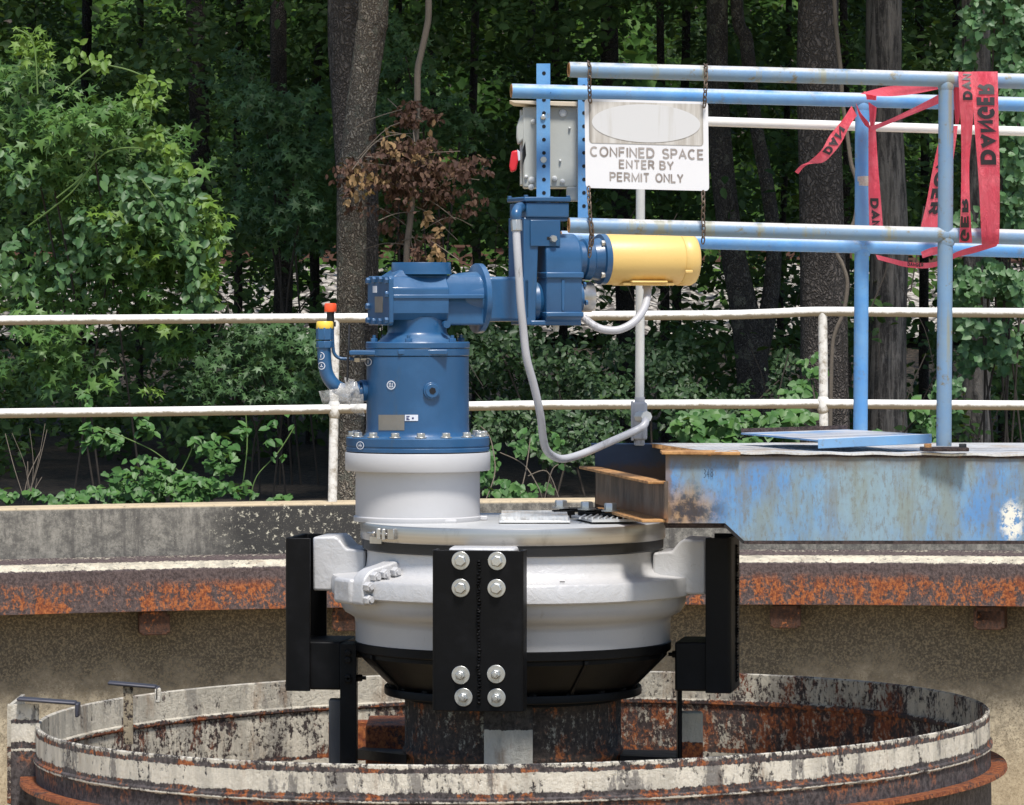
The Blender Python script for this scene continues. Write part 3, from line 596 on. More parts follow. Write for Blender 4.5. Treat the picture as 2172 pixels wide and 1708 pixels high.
for k in range(8):
    a = R(k*45 + 27); u = Vector((math.cos(a), math.sin(a), 0)); t = Vector((-u.y, u.x, 0))*.007
    P = [C0 + u*(r*U) + Vector((0, 0, zc(y))) for r, y in ((237, 1377), (333, 1377), (333, 1386), (272, 1446), (271, 1452), (237, 1452))]
    part('gusset', MB().prism([p - t for p in P], t*2), BLACK, dt, bev=.002)
BOLTB = m_plain('dirty_brown_bolt', (.055, .042, .034), .5, .4, 60, .3, .5)
for k in range(20):
    a = R(k*18 - 9); u = Vector((math.cos(a), math.sin(a), 0)); q = MB(); q.hexbolt(C0 + u*(312*U) + Vector((0, 0, zc(1376))), (0, 0, -1), .019, .016, .012); part('flange_bolt', q, BOLTB, dt)
    q = MB(); q.hexbolt(C0 + u*(256*U) + Vector((0, 0, zc(1453))), (0, 0, 1), .015, .014); part('base_bolt', q, BLACK, dt)
part('rubber_skirt', MB().lathe(C0, [(300*U, zc(1163)), (315*U, zc(1163)), (319*U, zc(1160)), (319.5*U, zc(1138)), (300*U, zc(1138))], 128), RUBBER, dt, smooth=35)
band = part('lid_band', MB().lathe(C0, [(318*U, zc(1140)), (322*U, zc(1140)), (323*U, zc(1138)), (323*U, zc(1108)), (322*U, zc(1105.5)), (316*U, zc(1105.5))], 128), STAIN, dt, smooth=35)
part('lid', MB().lathe(C0, [(0, zc(1103)), (319*U, zc(1104)), (321*U, zc(1104.6)), (321*U, zc(1105.3)), (0, zc(1105.3))], 128), LID, dt, smooth=35)
zl = zc(1103)
hb = MB(); hb.box((C0.x + .07, C0.y - .02, zl + .006), (.23, .44, .008)); part('hatch_plate', hb, LID, dt, bev=.003)
gt = MB()
for i in range(17): gt.box((C0.x + .07, C0.y - .22 + i*.025, zl + .016), (.215, .008, .012))
for i in range(6): gt.box((C0.x - .03 + i*.04, C0.y - .02, zl + .0145), (.006, .42, .007))
part('tread_grating', gt, DECK, dt)
hr = MB(); hr.box((C0.x + .30, C0.y - .10, zl + .010), (.16, .30, .008), Matrix.Rotation(R(12), 3, 'Z')); 
for i in range(8): hr.tube([(C0.x + .215 + .02*i, C0.y - .22, zl + .017), (C0.x + .24 + .02*i, C0.y + .02, zl + .017)], .0035, 6)
part('ribbed_cover', hr, LID, dt)
# clamp on the lid band
cp = MB(); u = Vector((math.cos(R(206)), math.sin(R(206)), 0))
def onband(px, py): 
    x = (px - 1086)*S0*.985; dx = x - C0.x; r = 325*U; y = C0.y - math.sqrt(max(0, r*r - dx*dx)); return Vector((x, y, ZC - (py - 640)*y/F))
pb = [onband(x, y) for x, y in ((782, 1131), (826, 1133))]
o1 = Vector((-.35, -.85, 0))*.012
cp.tube([pb[0] + o1, pb[1] + o1], .0045, 8); cp.box(onband(806, 1132) + o1*.6, (.014, .028, .034)); cp.box(onband(817, 1133) + o1*.6, (.012, .028, .034)); cp.box(onband(834, 1133) + o1*.3, (.028, .012, .034), Matrix.Rotation(R(-40), 3, 'Z'))
cp.hexbolt(onband(800, 1132) + o1, (-1, .3, 0), .010, .010)
part('band_clamp', cp, STAIN, dt, bev=.002)
cpl = MB(); p = onband(800, 1146); cpl.box(p, (.05, .012, .022), Matrix.Rotation(R(-40), 3, 'Z')); part('clamp_tongue', cpl, STAIN, dt)
# lifting lugs between flange and brackets
for k, a in enumerate((-98.7, 171.3, -8.7, 81.3)):
    u = Vector((math.cos(R(a)), math.sin(R(a)), 0)); t = Vector((-u.y, u.x, 0)); hw = 68*U
    top = [(306, 1166), (346, 1163), (362, 1143), (372, 1137), (419, 1139)]; P = [(r, y) for r, y in top] + [(419, 1253), (380, 1253), (306, 1215)]
    poly = [C0 + u*(r*U) + Vector((0, 0, zc(y))) - t*hw for r, y in P]
    part('lug', MB().prism(poly, t*2*hw), SILVR, dt, bev=.008, seg=3)
# split joint ears with nuts
for a in (218, 38):
    u = Vector((math.cos(R(a)), math.sin(R(a)), 0)); t = Vector((-u.y, u.x, 0))
    P = [(300, 1182), (318, 1179), (352, 1188), (372, 1192), (386, 1199), (396, 1210), (401, 1224), (402, 1264), (396, 1268), (300, 1262)]
    poly = [C0 + u*(r*U) + Vector((0, 0, zc(y))) - t*.045 for r, y in P]
    part('joint_ear', MB().prism(poly, t*.062), SILVR, dt, bev=.007, seg=3)
    nq = MB()
    for (r, y) in ((392, 1228), (392, 1255), (374, 1208), (350, 1203), (322, 1200)):
        nq.hexbolt(C0 + u*(r*U) + Vector((0, 0, zc(y))) + t*.018, t, .0165, .022, .008)
    part('joint_nut', nq, SILVR, dt)
    ob = MB(); u2 = Vector((math.cos(R(a-9)), math.sin(R(a-9)), 0)); ob.box(C0 + u2*(378*U) + Vector((0, 0, zc(1240))), (.09, .12, .082), Matrix.Rotation(R(a-9), 3, 'Z')); part('joint_block', ob, SILVR, dt, bev=.012, seg=3)
sm = MB(); sm.box((C0.x + .155, C0.y - .53, zc(1213) + .002), (.016, .004, .003)); part('drain_slot', sm, RUBBER, dt)

# black hanger brackets
def bracket(a, zsh, label):
    b = thing('hanger_bracket', label, 'bracket', (C0.x, C0.y, 0), R(a + 90), 'black hanger brackets bolted round the turntable')
    ro = 474*U; w = 98*13.12/F; zt, zb = 2.230 + zsh, 1.732 + zsh; d = 54*U
    rp = []                     # rounded channel section (x across, y outward=-)
    c = .016
    for ang in range(180, 271, 15): rp.append((-w + c + c*math.cos(R(ang)), -ro + c + c*math.sin(R(ang))))
    for ang in range(270, 361, 15): rp.append((w - c + c*math.cos(R(ang)), -ro + c + c*math.sin(R(ang))))
    rp += [(w, -ro + d), (w - .011, -ro + d), (w - .011, -ro + .02), (w - .02, -ro + .011), (-w + .02, -ro + .011), (-w + .011, -ro + .02), (-w + .011, -ro + d), (-w, -ro + d)]
    part('channel', MB().prism([(x, y, zb) for x, y in rp], (0, 0, zt - zb)), BLACK, b, local=True, bev=.002)
    q = MB(); lo = zb + .0; hi = at(0, 1370, 13.7).z + zsh
    q.box((0, -ro + .011 + .06 + .035, (lo + hi)/2 + .004), (2*w - .03, .155 - .0, hi - lo)); part('spacer_block', q, BLACK, b, local=True, bev=.006)
    for (px, py) in () if a > -90 else ((980, 1190), (1058, 1190), (980, 1248), (1057, 1248), (980, 1433), (1056, 1430), (986, 1480), (1057, 1480)):
        x = (px - 1015.5)*13.12/F; z = ZC - (py - 640)*13.12/F + zsh; y = -ro
        bb = MB(); bb.cyl((x, y, z), (x, y - .004, z), 19.5*13.12/F, n=32); up = py < 1300
        bb.hexbolt((x, y - .004, z), (0, -1, 0), (.0185 if up else .015), .016, 0 if up else .008)
        part('bolt', bb, ZINC, b, local=True, bev=.0012)
    wd = MB(); rn = random.Random(a); z = zt - .03
    while z > zb + .03:
        wd.tube([(.005 + rn.uniform(-.004, .004), -ro - .0005, z), (.005 + rn.uniform(-.004, .004), -ro - rn.uniform(.002, .006), z - .004), (.005, -ro - .0005, z - .010)], [.003, rn.uniform(.004, .0075), .003], 7)
        z -= rn.uniform(.007, .012)
    part('weld_bead', wd, BLACK, b, local=True)
    return b
bracket(-98.7, 0, 'black channel bracket with eight zinc bolts facing front')
bracket(171.3, 0, 'black channel bracket at the left edge of the turntable, seen edge on')
bracket(-8.7, .012, 'black channel bracket at the right edge of the turntable, seen edge on')

# white pedestal
PX = (886 - 1086)*S0; PC = Vector((PX, C0.y, 0))
pd = thing('pedestal_collar', 'white cylindrical pedestal collar with lipped rim between lid and blue reducer', 'pedestal', (PX, C0.y, zl))
part('body', MB().lathe(PC, [(0, zc(1104.5)), (135*U, zc(1104.5)), (136*U, zc(1103)), (136*U, zc(1095)), (134*U, zc(1093.5)), (132*U, zc(1093)), (132*U, zc(998)), (120*U, zc(998))], 96), WHITE, pd, smooth=35)
part('rim', MB().lathe(PC, [(120*U, zc(997)), (153*U, zc(997)), (154*U, zc(995.5)), (154*U, zc(960)), (153*U, zc(958.5)), (0, zc(958.5))], 96), WHITE, pd, smooth=35)
for tv, td in (((.105, -.178, zc(1100)), (.05, .02, .012)), ((.213, -.02, zc(1098)), (.03, .03, .014))): part('foot_tab', MB().box(PC + Vector(tv), td), WHITE, pd, bev=.003)

# ================================================================== BLUE REDUCER
rd = thing('gear_reducer', 'upright blue cylindrical gear reducer with bolted flange on the white collar', 'gear reducer', (PX, C0.y, zc(957)))
part('base_flange', MB().lathe(PC, [(0, zc(956.5)), (151*U, zc(956.5)), (152*U, zc(955.5)), (152*U, zc(949)), (150.5*U, zc(948)), (150.5*U, zc(945)), (152*U, zc(944)), (152*U, zc(928)), (150*U, zc(926)), (105*U, zc(925))], 96), BLUE, rd, smooth=35)
for k in range(16):
    a = R(k*22.5 + 4); u = Vector((math.cos(a), math.sin(a), 0)); p = PC + u*(139*U) + Vector((0, 0, zc(925.5)))
    b = MB(); b.cyl(p, p + Vector((0, 0, .004)), .019, n=20); b.hexbolt(p + Vector((0, 0, .004)), (0, 0, 1), .0145, .013); part('flange_bolt', b, ZINC, rd, bev=.001)
brl = part('barrel', MB().lathe(PC, [(0, zc(926)), (116*U, zc(926)), (111*U, zc(922)), (109.5*U, zc(914)), (109*U, zc(900)), (108.5*U, zc(756)), (0, zc(756))], 96), BLUE, rd, smooth=45)
part('top_plate', MB().lathe(PC, [(0, zc(755)), (108*U, zc(755)), (110*U, zc(753)), (110*U, zc(741)), (109*U, zc(740)), (0, zc(740))], 96), BLUE, rd, smooth=35)
q = MB(); q.box(PC + Vector((-.09, 0, zc(748))), (.26, .20, .015)); q.box(PC + Vector((.02, -.135, zc(746))), (.16, .06, .017)); part('plate_tab', q, BLUE, rd, bev=.003)
part('upper_plate', MB().lathe(PC, [(0, zc(739)), (109*U, zc(739)), (110.5*U, zc(737)), (110.5*U, zc(727)), (109*U, zc(725)), (0, zc(725))], 96), BLUE, rd, smooth=35)
NC = PC + Vector((-1*U, 0, 0))
part('neck', MB().lathe(NC, [(0, zc(725)), (84*U, zc(725)), (82*U, zc(722.5)), (72*U, zc(714)), (65.5*U, zc(709)), (63*U, zc(704)), (63*U, zc(672)), (0, zc(672))], 64), BLUE, rd, smooth=45)
for k in range(6):
    a = R(k*60 + 20); u = Vector((math.cos(a), math.sin(a), 0)); p = PC + u*(97*U) + Vector((0, 0, zc(725)))
    b = MB(); b.hexbolt(p, (0, 0, 1), .012, .012, .010); part('cap_bolt', b, BLUE, rd)
pl = MB(); p = PC + Vector((29*U, -109*U*.965, 0)); ax = Vector((.27, -.963, 0)); z = zc(829) + .0
c = Vector((PX + 29*U, C0.y - math.sqrt((109*U)**2 - (29*U)**2) + .006, ZC - (829-640)*13.69/F))
def bar_pt(px, py, out=0.0):
    x = (px - 1086)*S0*.989; dx = x - PX; r = 109*U + out; y = C0.y - math.sqrt(max(1e-6, r*r - dx*dx)); return Vector((x, y, ZC - (py-640)*y/F))
c = bar_pt(914, 829, -.006); ax = Vector((c.x - PX, c.y - C0.y, 0)).normalized()
b = MB(); b.cyl(c, c + ax*.016, .0275, n=36); b.cyl(c + ax*.016, c + ax*.020, .024, .022, n=36); pg = part('oil_plug', b, BLUE, rd, bev=.001)
b = MB(); b.tube([c + ax*.0202, c + ax*.0215], .0115, 6); part('hex_socket', b, VOID, pg)
def curved_patch(x0, y0, x1, y1, out, n=8, f=bar_pt):
    v = []
    for j in (0, 1):
        for i in range(n+1): v.append(f(x0 + (x1-x0)*i/n, (y0, y1)[j], out))
    return MB().add(v, [(i, i+1, n+2+i, n+1+i) for i in range(n)])
part('nameplate', curved_patch(802, 880, 858, 913, .002), PLATE, rd)
part('label_plate', curved_patch(859, 880, 887, 893, .002), STICK, rd)
q = MB(); [q.add(curved_patch(x0, y0, x1, y1, .0028, 2).v, curved_patch(x0, y0, x1, y1, .0028, 2).f) for x0, y0, x1, y1 in ((862, 882.5, 869, 884.5), (862, 886, 867, 888), (862, 889, 869, 891), (874, 885.5, 878, 889))]; part('label_print', q, NAVY, rd)
def sticker(name, px, py, rx, f, parent, bars):
    q = MB(); n = 28; v = []
    for rr_ in (rx, rx*.80):
        for k in range(n): v.append(f(px + rr_*math.cos(2*math.pi*k/n), py + rr_*1.0*math.sin(2*math.pi*k/n), .0022))
    q.add(v, [(k, (k+1) % n, n+(k+1) % n, n+k) for k in range(n)])
    for (x0, y0, x1, y1) in bars: q.add([f(px + rx*x, py + rx*y, .0022) for x, y in ((x0, y0), (x1, y0), (x1, y1), (x0, y1))], [(0, 1, 2, 3)])
    return part(name, q, STICK, parent)
sticker('round_sticker', 829.5, 817, 9.5, bar_pt, rd, [(-.5, -.45, -.36, .35), (-.12, -.45, .02, .35), (.28, -.45, .42, .35), (-.5, -.5, .02, -.36), (-.55, .35, .55, .48)])
def fl_pt(px, py, out=0.0):
    x = (px - 1086)*S0*.986; dx = x - PX; r = 152*U + out; y = C0.y - math.sqrt(max(1e-6, r*r - dx*dx)); return Vector((x, y, ZC - (py-640)*y/F))
sticker('round_sticker', 763, 945, 8.6, fl_pt, rd, [(-.08, -.5, .08, .5), (-.4, -.1, .4, .05), (-.42, -.2, -.3, .4), (.3, -.2, .42, .4)])
sticker('round_sticker', 778.5, 768, 8.5, bar_pt, rd, [(-.1, -.4, .1, .4)])
# fill pipe with caps
fp = part('fill_pipe', MB().tube(smooth_path([at(778, 829, 13.83), at(748, 832, 13.82), at(728, 828, 13.81), at(708, 816, 13.8), at(694, 795, 13.8), at(689, 770, 13.8), at(687, 735, 13.8)], 6), 14.5*U, 20), BLUE, rd)
q = MB(); q.tube([at(742, 829, 13.82), at(764, 829, 13.82)], 21*U, 6); q.tube([at(764, 829, 13.83), at(782, 829, 13.84)], 23*U, 24); part('hex_union', q, BLUE, fp, bev=.002)
c = at(689, 0, 13.8); q = MB(); q.tube([Vector((c.x, c.y, zc(738))), Vector((c.x, c.y, zc(723)))], 18.5*U, 8); q.tube([Vector((c.x, c.y, zc(721))), Vector((c.x, c.y, zc(694)))], 19*U, 8); part('hex_union', q, BLUE, fp, bev=.002)
part('yellow_cap', MB().lathe((c.x, c.y, 0), [(0, zc(697)), (18*U, zc(697)), (18.5*U, zc(696)), (17.8*U, zc(684)), (16*U, zc(681.5)), (0, zc(681.5))], 32), YCAP, fp)
d = at(701, 0, 13.86); q = MB(); q.lathe((d.x, d.y, 0), [(0, zc(700)), (8*U, zc(700)), (8*U, zc(662)), (0, zc(662))], 20); q.box((d.x + .004, d.y, zc(688)), (.026, .026, .016)); part('breather_stem', q, DARK, fp)
part('red_cap', MB().lathe((d.x, d.y, 0), [(0, zc(662)), (12*U, zc(662)), (13*U, zc(660)), (13*U, zc(647)), (11.5*U, zc(643.5)), (0, zc(643.5))], 24), REDCAP, fp)
part('breather_tube', MB().tube(smooth_path([at(705, 700, 13.84), at(706, 730, 13.84), at(709, 750, 13.84), at(720, 760, 13.84), at(740, 761.5, 13.84), at(776, 761.5, 13.85)], 5), 3.6*U, 10), BLUE, fp)
q = MB(); q.tube([at(752, 761.5, 13.845), at(763, 761.5, 13.845)], 6.5*U, 6); q.tube([at(765, 761.5, 13.845), at(776, 761.5, 13.845)], 5.5*U, 10); part('tube_fitting', q, ZINC, fp)
def pipe_pt(px, py, out=0.0):
    x = (px-1086)*13.8/F; x0 = c.x + .002; dx = max(-14.4*U, min(14.4*U, x - x0)); y = 13.8 - math.sqrt(max(0, (14.5*U+out)**2 - dx*dx)); return Vector((x0 + dx, y, ZC - (py-640)*13.79/F))
sticker('round_sticker', 681, 755, 8.2, pipe_pt, fp, [(-.3, -.35, .3, -.2), (-.1, -.35, .1, .45)]); sticker('round_sticker', 682.5, 776, 8.0, pipe_pt, fp, [(-.4, .1, .4, .3), (-.1, -.45, .1, .1)])
tag(part('cable_tie', MB().tube(smooth_path([at(741, 690, 13.79), at(740, 730, 13.77), at(738, 762, 13.77), at(737, 800, 13.77), at(735, 822, 13.77)], 4), .0036, 6), m_plain('black_nylon', (.012, .012, .014), .5)), 'thin black strap hanging beside the blue fill pipe', 'strap')
# plastic wrap
def crumple(name, quads, seed, mat, parent):
    rn = random.Random(seed); q = MB()
    for (P, nu, nv, amp) in quads:
        v = []
        for j in range(nv+1):
            for i in range(nu+1):
                s, t = i/nu, j/nv; a = P[0].lerp(P[1], s); b = P[3].lerp(P[2], s); p = a.lerp(b, t); k = amp*math.sin(math.pi*min(1, max(0, t)))
                bul = math.sin(s*5 + seed + t*2)*amp*.8 + math.sin(t*6 + s*4)*amp*.5
                v.append(p + Vector((rn.uniform(-.10, .10)*amp, -abs(bul)*.8 - k*.9, rn.uniform(-.12, .12)*amp)))
        q.add(v, [(j*(nu+1)+i, j*(nu+1)+i+1, (j+1)*(nu+1)+i+1, (j+1)*(nu+1)+i) for j in range(nv) for i in range(nu)])
    return part(name, q, mat, parent, smooth=180)
pw = thing('plastic_wrap', 'crumpled clear plastic bag tied round the bottom of the blue fill pipe', 'plastic bag', at(735, 835, 13.76))
crumple('wrap_tail', [([at(676, 830, 13.77), at(735, 822, 13.76), at(744, 860, 13.76), at(686, 862, 13.78)], 10, 6, .006), ([at(722, 812, 13.775), at(748, 816, 13.775), at(742, 856, 13.765), at(705, 846, 13.77)], 8, 6, .008)], 3, BAG, pw)
crumple('wrap_body', [([at(733, 818, 13.775), at(756, 808, 13.775), at(768, 845, 13.775), at(736, 852, 13.77)], 10, 8, .010), ([at(732, 843, 13.77), at(770, 836, 13.77), at(774, 884, 13.78), at(746, 874, 13.78)], 8, 8, .007)], 8, BAG, pw)
crumple('wrap_knot', [([at(730, 800, 13.775), at(752, 806, 13.775), at(744, 835, 13.76), at(736, 838, 13.765)], 5, 6, .005)], 5, BAG, pw)

# ================================================================== GEARMOTOR (turned 20 degrees)
GM = 20
gm = thing('gear_motor', 'blue right angle gearbox and yellow electric motor lying across the reducer top', 'gear motor', (PX, C0.y, zc(633)), R(GM))
def lz(py): return (633 - py)*U          # local height
def rbox(q, x0, x1, y0, y1, p0, p1): q.box(((x0+x1)/2*U, (y0+y1)/2*U, (lz(p0)+lz(p1))/2), (abs(x1-x0)*U, abs(y1-y0)*U, abs(lz(p0)-lz(p1)))); return q
def yz(x, pts): return [Vector((x*U, y*U, lz(p))) for y, p in pts]
oct_ = [(-62, 603), (-40, 574), (40, 574), (62, 603), (64, 655), (44, 690), (-44, 690), (-64, 655)]
body = MB(); body.prism(yz(-80, [(-67, 612), (-46, 588), (46, 588), (67, 612), (67, 664), (56, 679), (-56, 679), (-67, 664)]), (128*U, 0, 0)); hs = part('gear_housing', body, BLUE, gm, local=True, bev=.004, seg=2, smooth=25)
q = MB(); q.hexa([Vector((x*U, y*U, lz(589))) for x, y in ((-72, -46), (50, -46), (50, 46), (-72, 46))], [Vector((x*U, y*U, lz(573))) for x, y in ((-50, -34), (56, -34), (56, 34), (-50, 34))]); part('shoulder', q, BLUE, hs, local=True, bev=.004)
q = MB(); q.prism(yz(44, [(-52, 604), (-36, 584), (36, 584), (52, 604), (52, 690), (-52, 690)]), (88*U, 0, 0)); part('output_box', q, BLUE, hs, local=True, bev=.006, seg=3)
part('top_boss', MB().lathe((8*U, 0, 0), [(0, lz(582)), (65*U, lz(582)), (63.5*U, lz(574)), (63*U, lz(559)), (62*U, lz(557)), (0, lz(556.5))], 64), BLUE, gm, local=True, smooth=45)
q = MB(); rbox(q, -78, 126, -70, 70, 625, 634); part('rib', q, BLUE, gm, local=True, bev=.003)
part('taper', MB().tube([(75*U, 0, lz(632)), (100*U, 0, lz(632)), (133*U, 0, lz(633))], [50*U, 54*U, 57*U], 40), BLUE, gm, local=True, smooth=45)
part('output_flange', MB().tube([(130*U, 0, 0), (131*U, 0, 0), (142*U, 0, 0), (143*U, 0, 0)], [73*U, 74.5*U, 74.5*U, 73*U], 64), BLUE, gm, local=True, smooth=35)
cv = MB(); cv.prism(yz(-88, [(-74, 592), (-68, 586), (68, 586), (74, 592), (74, 684), (68, 690), (-68, 690), (-74, 684)]), (10*U, 0, 0)); cvr = part('cover_plate', cv, BLUE, gm, local=True, bev=.003)
for (y, p) in ((-62, 596), (-22, 594), (22, 594), (62, 596), (-62, 680), (-20, 682), (22, 682), (62, 680), (-64, 625), (64, 650)):
    b = MB(); b.hexbolt((-88*U, y*U, lz(p)), (-1, 0, 0), .011, .011); part('cover_bolt', b, BLUE, cvr, local=True)
part('nameplate', MB().box((-88.8*U, -6*U, lz(646)), (.002, .078, .052)), PLATE, cvr, local=True); part('label_plate', MB().box((-88.8*U, 22*U, lz(614)), (.002, .036, .022)), STICK, cvr, local=True)
b = MB(); b.hexbolt((44*U, -30*U, lz(576)), (0, 0, 1), .011, .012); b.cyl((44*U, -30*U, lz(572)), (44*U, -30*U, lz(566)), .006, n=10); part('breather', b, ZINC, gm, local=True)
b = MB(); b.cyl((40*U, -63*U, lz(688)), (40*U, -75*U, lz(688)), .012, n=20); part('drain_plug', b, BLUE, gm, local=True)
q = MB(); rbox(q, 142, 240, -48, 48, 587, 682); part('shaft_tube', q, BLUE, gm, local=True, bev=.012, seg=4)
# torque box
q = MB(); rbox(q, 226, 324, -52, 52, 429, 461); bxo = part('overload_box', q, BLUE, gm, local=True, bev=.005, seg=3)
q = MB(); rbox(q, 221, 327, -56, 56, 417, 427); lid_ = part('box_lid', q, BLUE, bxo, local=True, bev=.004, seg=3)
for xx in (226, 322):
    for yy in (-51, 51): q = MB(); q.hexbolt((xx*U, yy*U, lz(417)), (0, 0, 1), .007, .006); part('lid_screw', q, BLUE, bxo, local=True)
q = MB(); q.prism([Vector((x*U, -48*U, lz(p))) for x, p in ((222, 461), (322, 461), (322, 468), (262, 468), (255, 523), (249, 690), (228, 690), (222, 590))], (0, 96*U, 0)); part('mounting_column', q, BLUE, gm, local=True, bev=.003)
q = MB(); q.prism([Vector((x*U, -52*U, lz(p))) for x, p in ((236, 466), (304, 466), (304, 522), (236, 522))], (0, 3.8*U, 0)); bkt = part('mount_bracket', q, BLUE, gm, local=True, bev=.002)
b = MB(); b.hexbolt((286*U, -52*U, lz(506)), (0, -1, 0), .0125, .016); part('bolt', b, ZINC, bkt, local=True); b = MB(); b.box((277*U, -52.3*U, lz(505)), (.012, .001, .010)); part('slot', b, VOID, bkt, local=True)
# gear case
MZ = 549
gcx0, gcx1 = 271, 353
q = MB(); P = []
for ang in range(0, 181, 12): P.append((-54*math.cos(R(ang)), MZ - 1 - 54*math.sin(R(ang))))
P += [(54, 672), (46, 688), (-46, 688), (-54, 672)]
q.prism(yz(gcx0, P), ((gcx1-gcx0)*U, 0, 0)); gc = part('gear_case', q, BLUE, gm, local=True, bev=.006, seg=3)
for p0_, p1_ in ((577, 590), (662, 673)): q = MB(); rbox(q, gcx0-2, gcx1+2, -60, 60, p0_, p1_); part('case_rib', q, BLUE, gc, local=True, bev=.004)
q = MB(); q.box(((gcx0+38)*U, -54.5*U, lz(626)), (.010, .006, .105)); part('case_seam', q, BLUE, gc, local=True, bev=.002)
q = MB(); rbox(q, gcx0-34, gcx1, -50, 50, 680, 691); part('case_foot', q, BLUE, gc, local=True, bev=.004)
part('shaft_collar', MB().tube([(250*U, 0, lz(640)), (262*U, 0, lz(640)), (272*U, 0, lz(640))], [44*U, 46*U, 40*U], 40), BLUE, gm, local=True, smooth=40)
q = MB(); q.tube([(353*U, 0, lz(632)), (366*U, 0, lz(632))], 35*U, 40); q2 = part('end_collar', q, BLUE, gm, local=True)
for k in range(6):
    a = R(k*60 + 15); b = MB(); b.hexbolt((366*U, 40*U*math.cos(a), lz(632) + 40*U*math.sin(a)), (1, 0, 0), .009, .008); part('collar_bolt', b, BLUE, q2, local=True)
part('shaft_cap', MB().tube([(364*U, 0, lz(630)), (392*U, 0, lz(630)), (395*U, 0, lz(630))], [33*U, 33*U, 31*U], 48), STAIN, gm, local=True, smooth=35)
q = MB(); q.tube([(308*U, -14*U, lz(690)), (308*U, -14*U, lz(704))], [.012, .009], 12); part('drain_spout', q, GALV, gm, local=True)
part('adapter', MB().tube([(x*U, 0, lz(MZ)) for x in (350, 358, 359, 371, 374, 389, 392, 411, 412, 424)], [k*U for k in (47, 46, 38, 39, 44, 45, 42, 46, 54.5, 55)], 56), BLUE, gm, local=True, smooth=35)
for a in (45, 135, 225, 315): b = MB(); b.hexbolt((412*U, 48*U*math.cos(R(a)), lz(MZ) + 48*U*math.sin(R(a))), (-1, 0, 0), .010, .012); part('adapter_bolt', b, ZINC, gm, local=True)
mo = part('motor', MB().tube([(x*U, 0, lz(MZ)) for x in (424, 426, 594, 595)], [53.5*U, 54.5*U, 54.5*U, 53*U], 72), YELLOW, gm, local=True, smooth=35)
part('end_bell', MB().tube([(x*U, 0, lz(MZ)) for x in (594, 595, 622, 629, 633)], [55*U, 56.5*U, 56.5*U, 53*U, 40*U], 72), YELLOW, mo, local=True, smooth=60)
q = MB(); q.box((598*U, -58*U, lz(575)), (.026, .006, .010)); part('seam_tab', q, YELLOW, mo, local=True, bev=.002)
q = MB(); rbox(q, 455, 575, -34, 34, 599, 605.5); rbox(q, 472, 555, -44, 44, 595, 600); part('mounting_base', q, YELLOW, mo, local=True, bev=.003)
# conduit stub at the box
def gml(x, y, p): 
    v = Matrix.Rotation(R(GM), 3, 'Z') @ Vector((x*U, y*U, 0)); return Vector((PX + v.x, C0.y + v.y, zc(p)))
e0 = gml(228, -56, 440)

# flexible conduits and pole
fc = thing('flexible_conduit', 'long grey flexible conduit looping from the blue box down to the conduit pole', 'conduit', at(1100, 470, 13.85))
pts = [at(1095, 478, 13.80), at(1096, 510, 13.79), at(1099, 560, 13.78), at(1104, 640, 13.78), at(1110, 700, 13.79), at(1117, 760, 13.80), at(1133, 820, 13.83), at(1146, 880, 13.87), at(1152, 930, 13.93), at(1160, 956, 13.97), at(1178, 970, 14.02), at(1200, 973, 14.06), at(1240, 961, 14.14), at(1300, 935, 14.22), at(1345, 915, 14.27), at(1364, 904, 14.28), at(1369, 893, 14.30), at(1362, 886, 14.36), at(1354, 886, 14.42)]
part('hose', MB().tube(smooth_path(pts, 6), 8.4*14/F, 16), CONDUIT, fc)
q = MB(); q.tube([at(1096, 490, 13.795), at(1095, 468, 13.80)], 12*U, 8); q.tube([at(1095, 468, 13.80), at(1095, 462, 13.80)], 10*U, 16); part('connector', q, ZINC, fc, bev=.001)
part('elbow', MB().tube(smooth_path([at(1095, 464, 13.80), at(1095, 453, 13.80), at(1098, 444, 13.83), at(1103, 440, 13.89), at(1112, 440, 13.97)], 5), 11*U, 16), BLUE, fc)
q = MB(); q.tube([at(1372, 884, 14.30), at(1356, 884, 14.38)], 12*14.3/F, 8); part('connector', q, GALV, fc)
sc_ = thing('flexible_conduit', 'short grey flexible conduit curving from under the yellow motor to the gear case', 'conduit', at(1375, 608, 14.13))
part('hose', MB().tube(smooth_path([at(1373, 600, 14.13), at(1373, 625, 14.10), at(1366, 655, 14.06), at(1345, 683, 14.02), at(1315, 699, 14.00), at(1285, 700, 13.99), at(1260, 691, 13.99), at(1238, 674, 14.0)], 6), 8.4*14/F, 16), CONDUIT, sc_)
q = MB(); q.tube([at(1373, 596, 14.13), at(1373, 612, 14.12)], 11*U, 10); part('connector', q, CONDUIT, sc_)
YP = 14.46
cpz = thing('conduit_pole', 'upright galvanised conduit pole with a grey junction fitting on the walkway end', 'conduit pole', at(1357, 945, YP))
part('pipe', MB().tube([at(1358.5, 262, YP), at(1358.5, 400, YP), at(1357.5, 700, YP), at(1356, 945, YP)], 9.6*YP/F, 20), GALV, cpz)
q = MB(); q.box(at(1357, 893, YP - .01), (.050, .045, .128)); cb = part('conduit_body', q, CONDUIT, cpz, bev=.008, seg=3)
q = MB(); q.box(at(1341, 893, YP - .005), (.008, .05, .135)); part('cover', q, CONDUIT, cb, bev=.003)
q = MB(); q.tube([at(1357, 853, YP), at(1357, 843, YP)], .0175, 16); q.tube([at(1356, 930, YP), at(1356, 944, YP)], .0185, 16); part('hub', q, CONDUIT, cb)

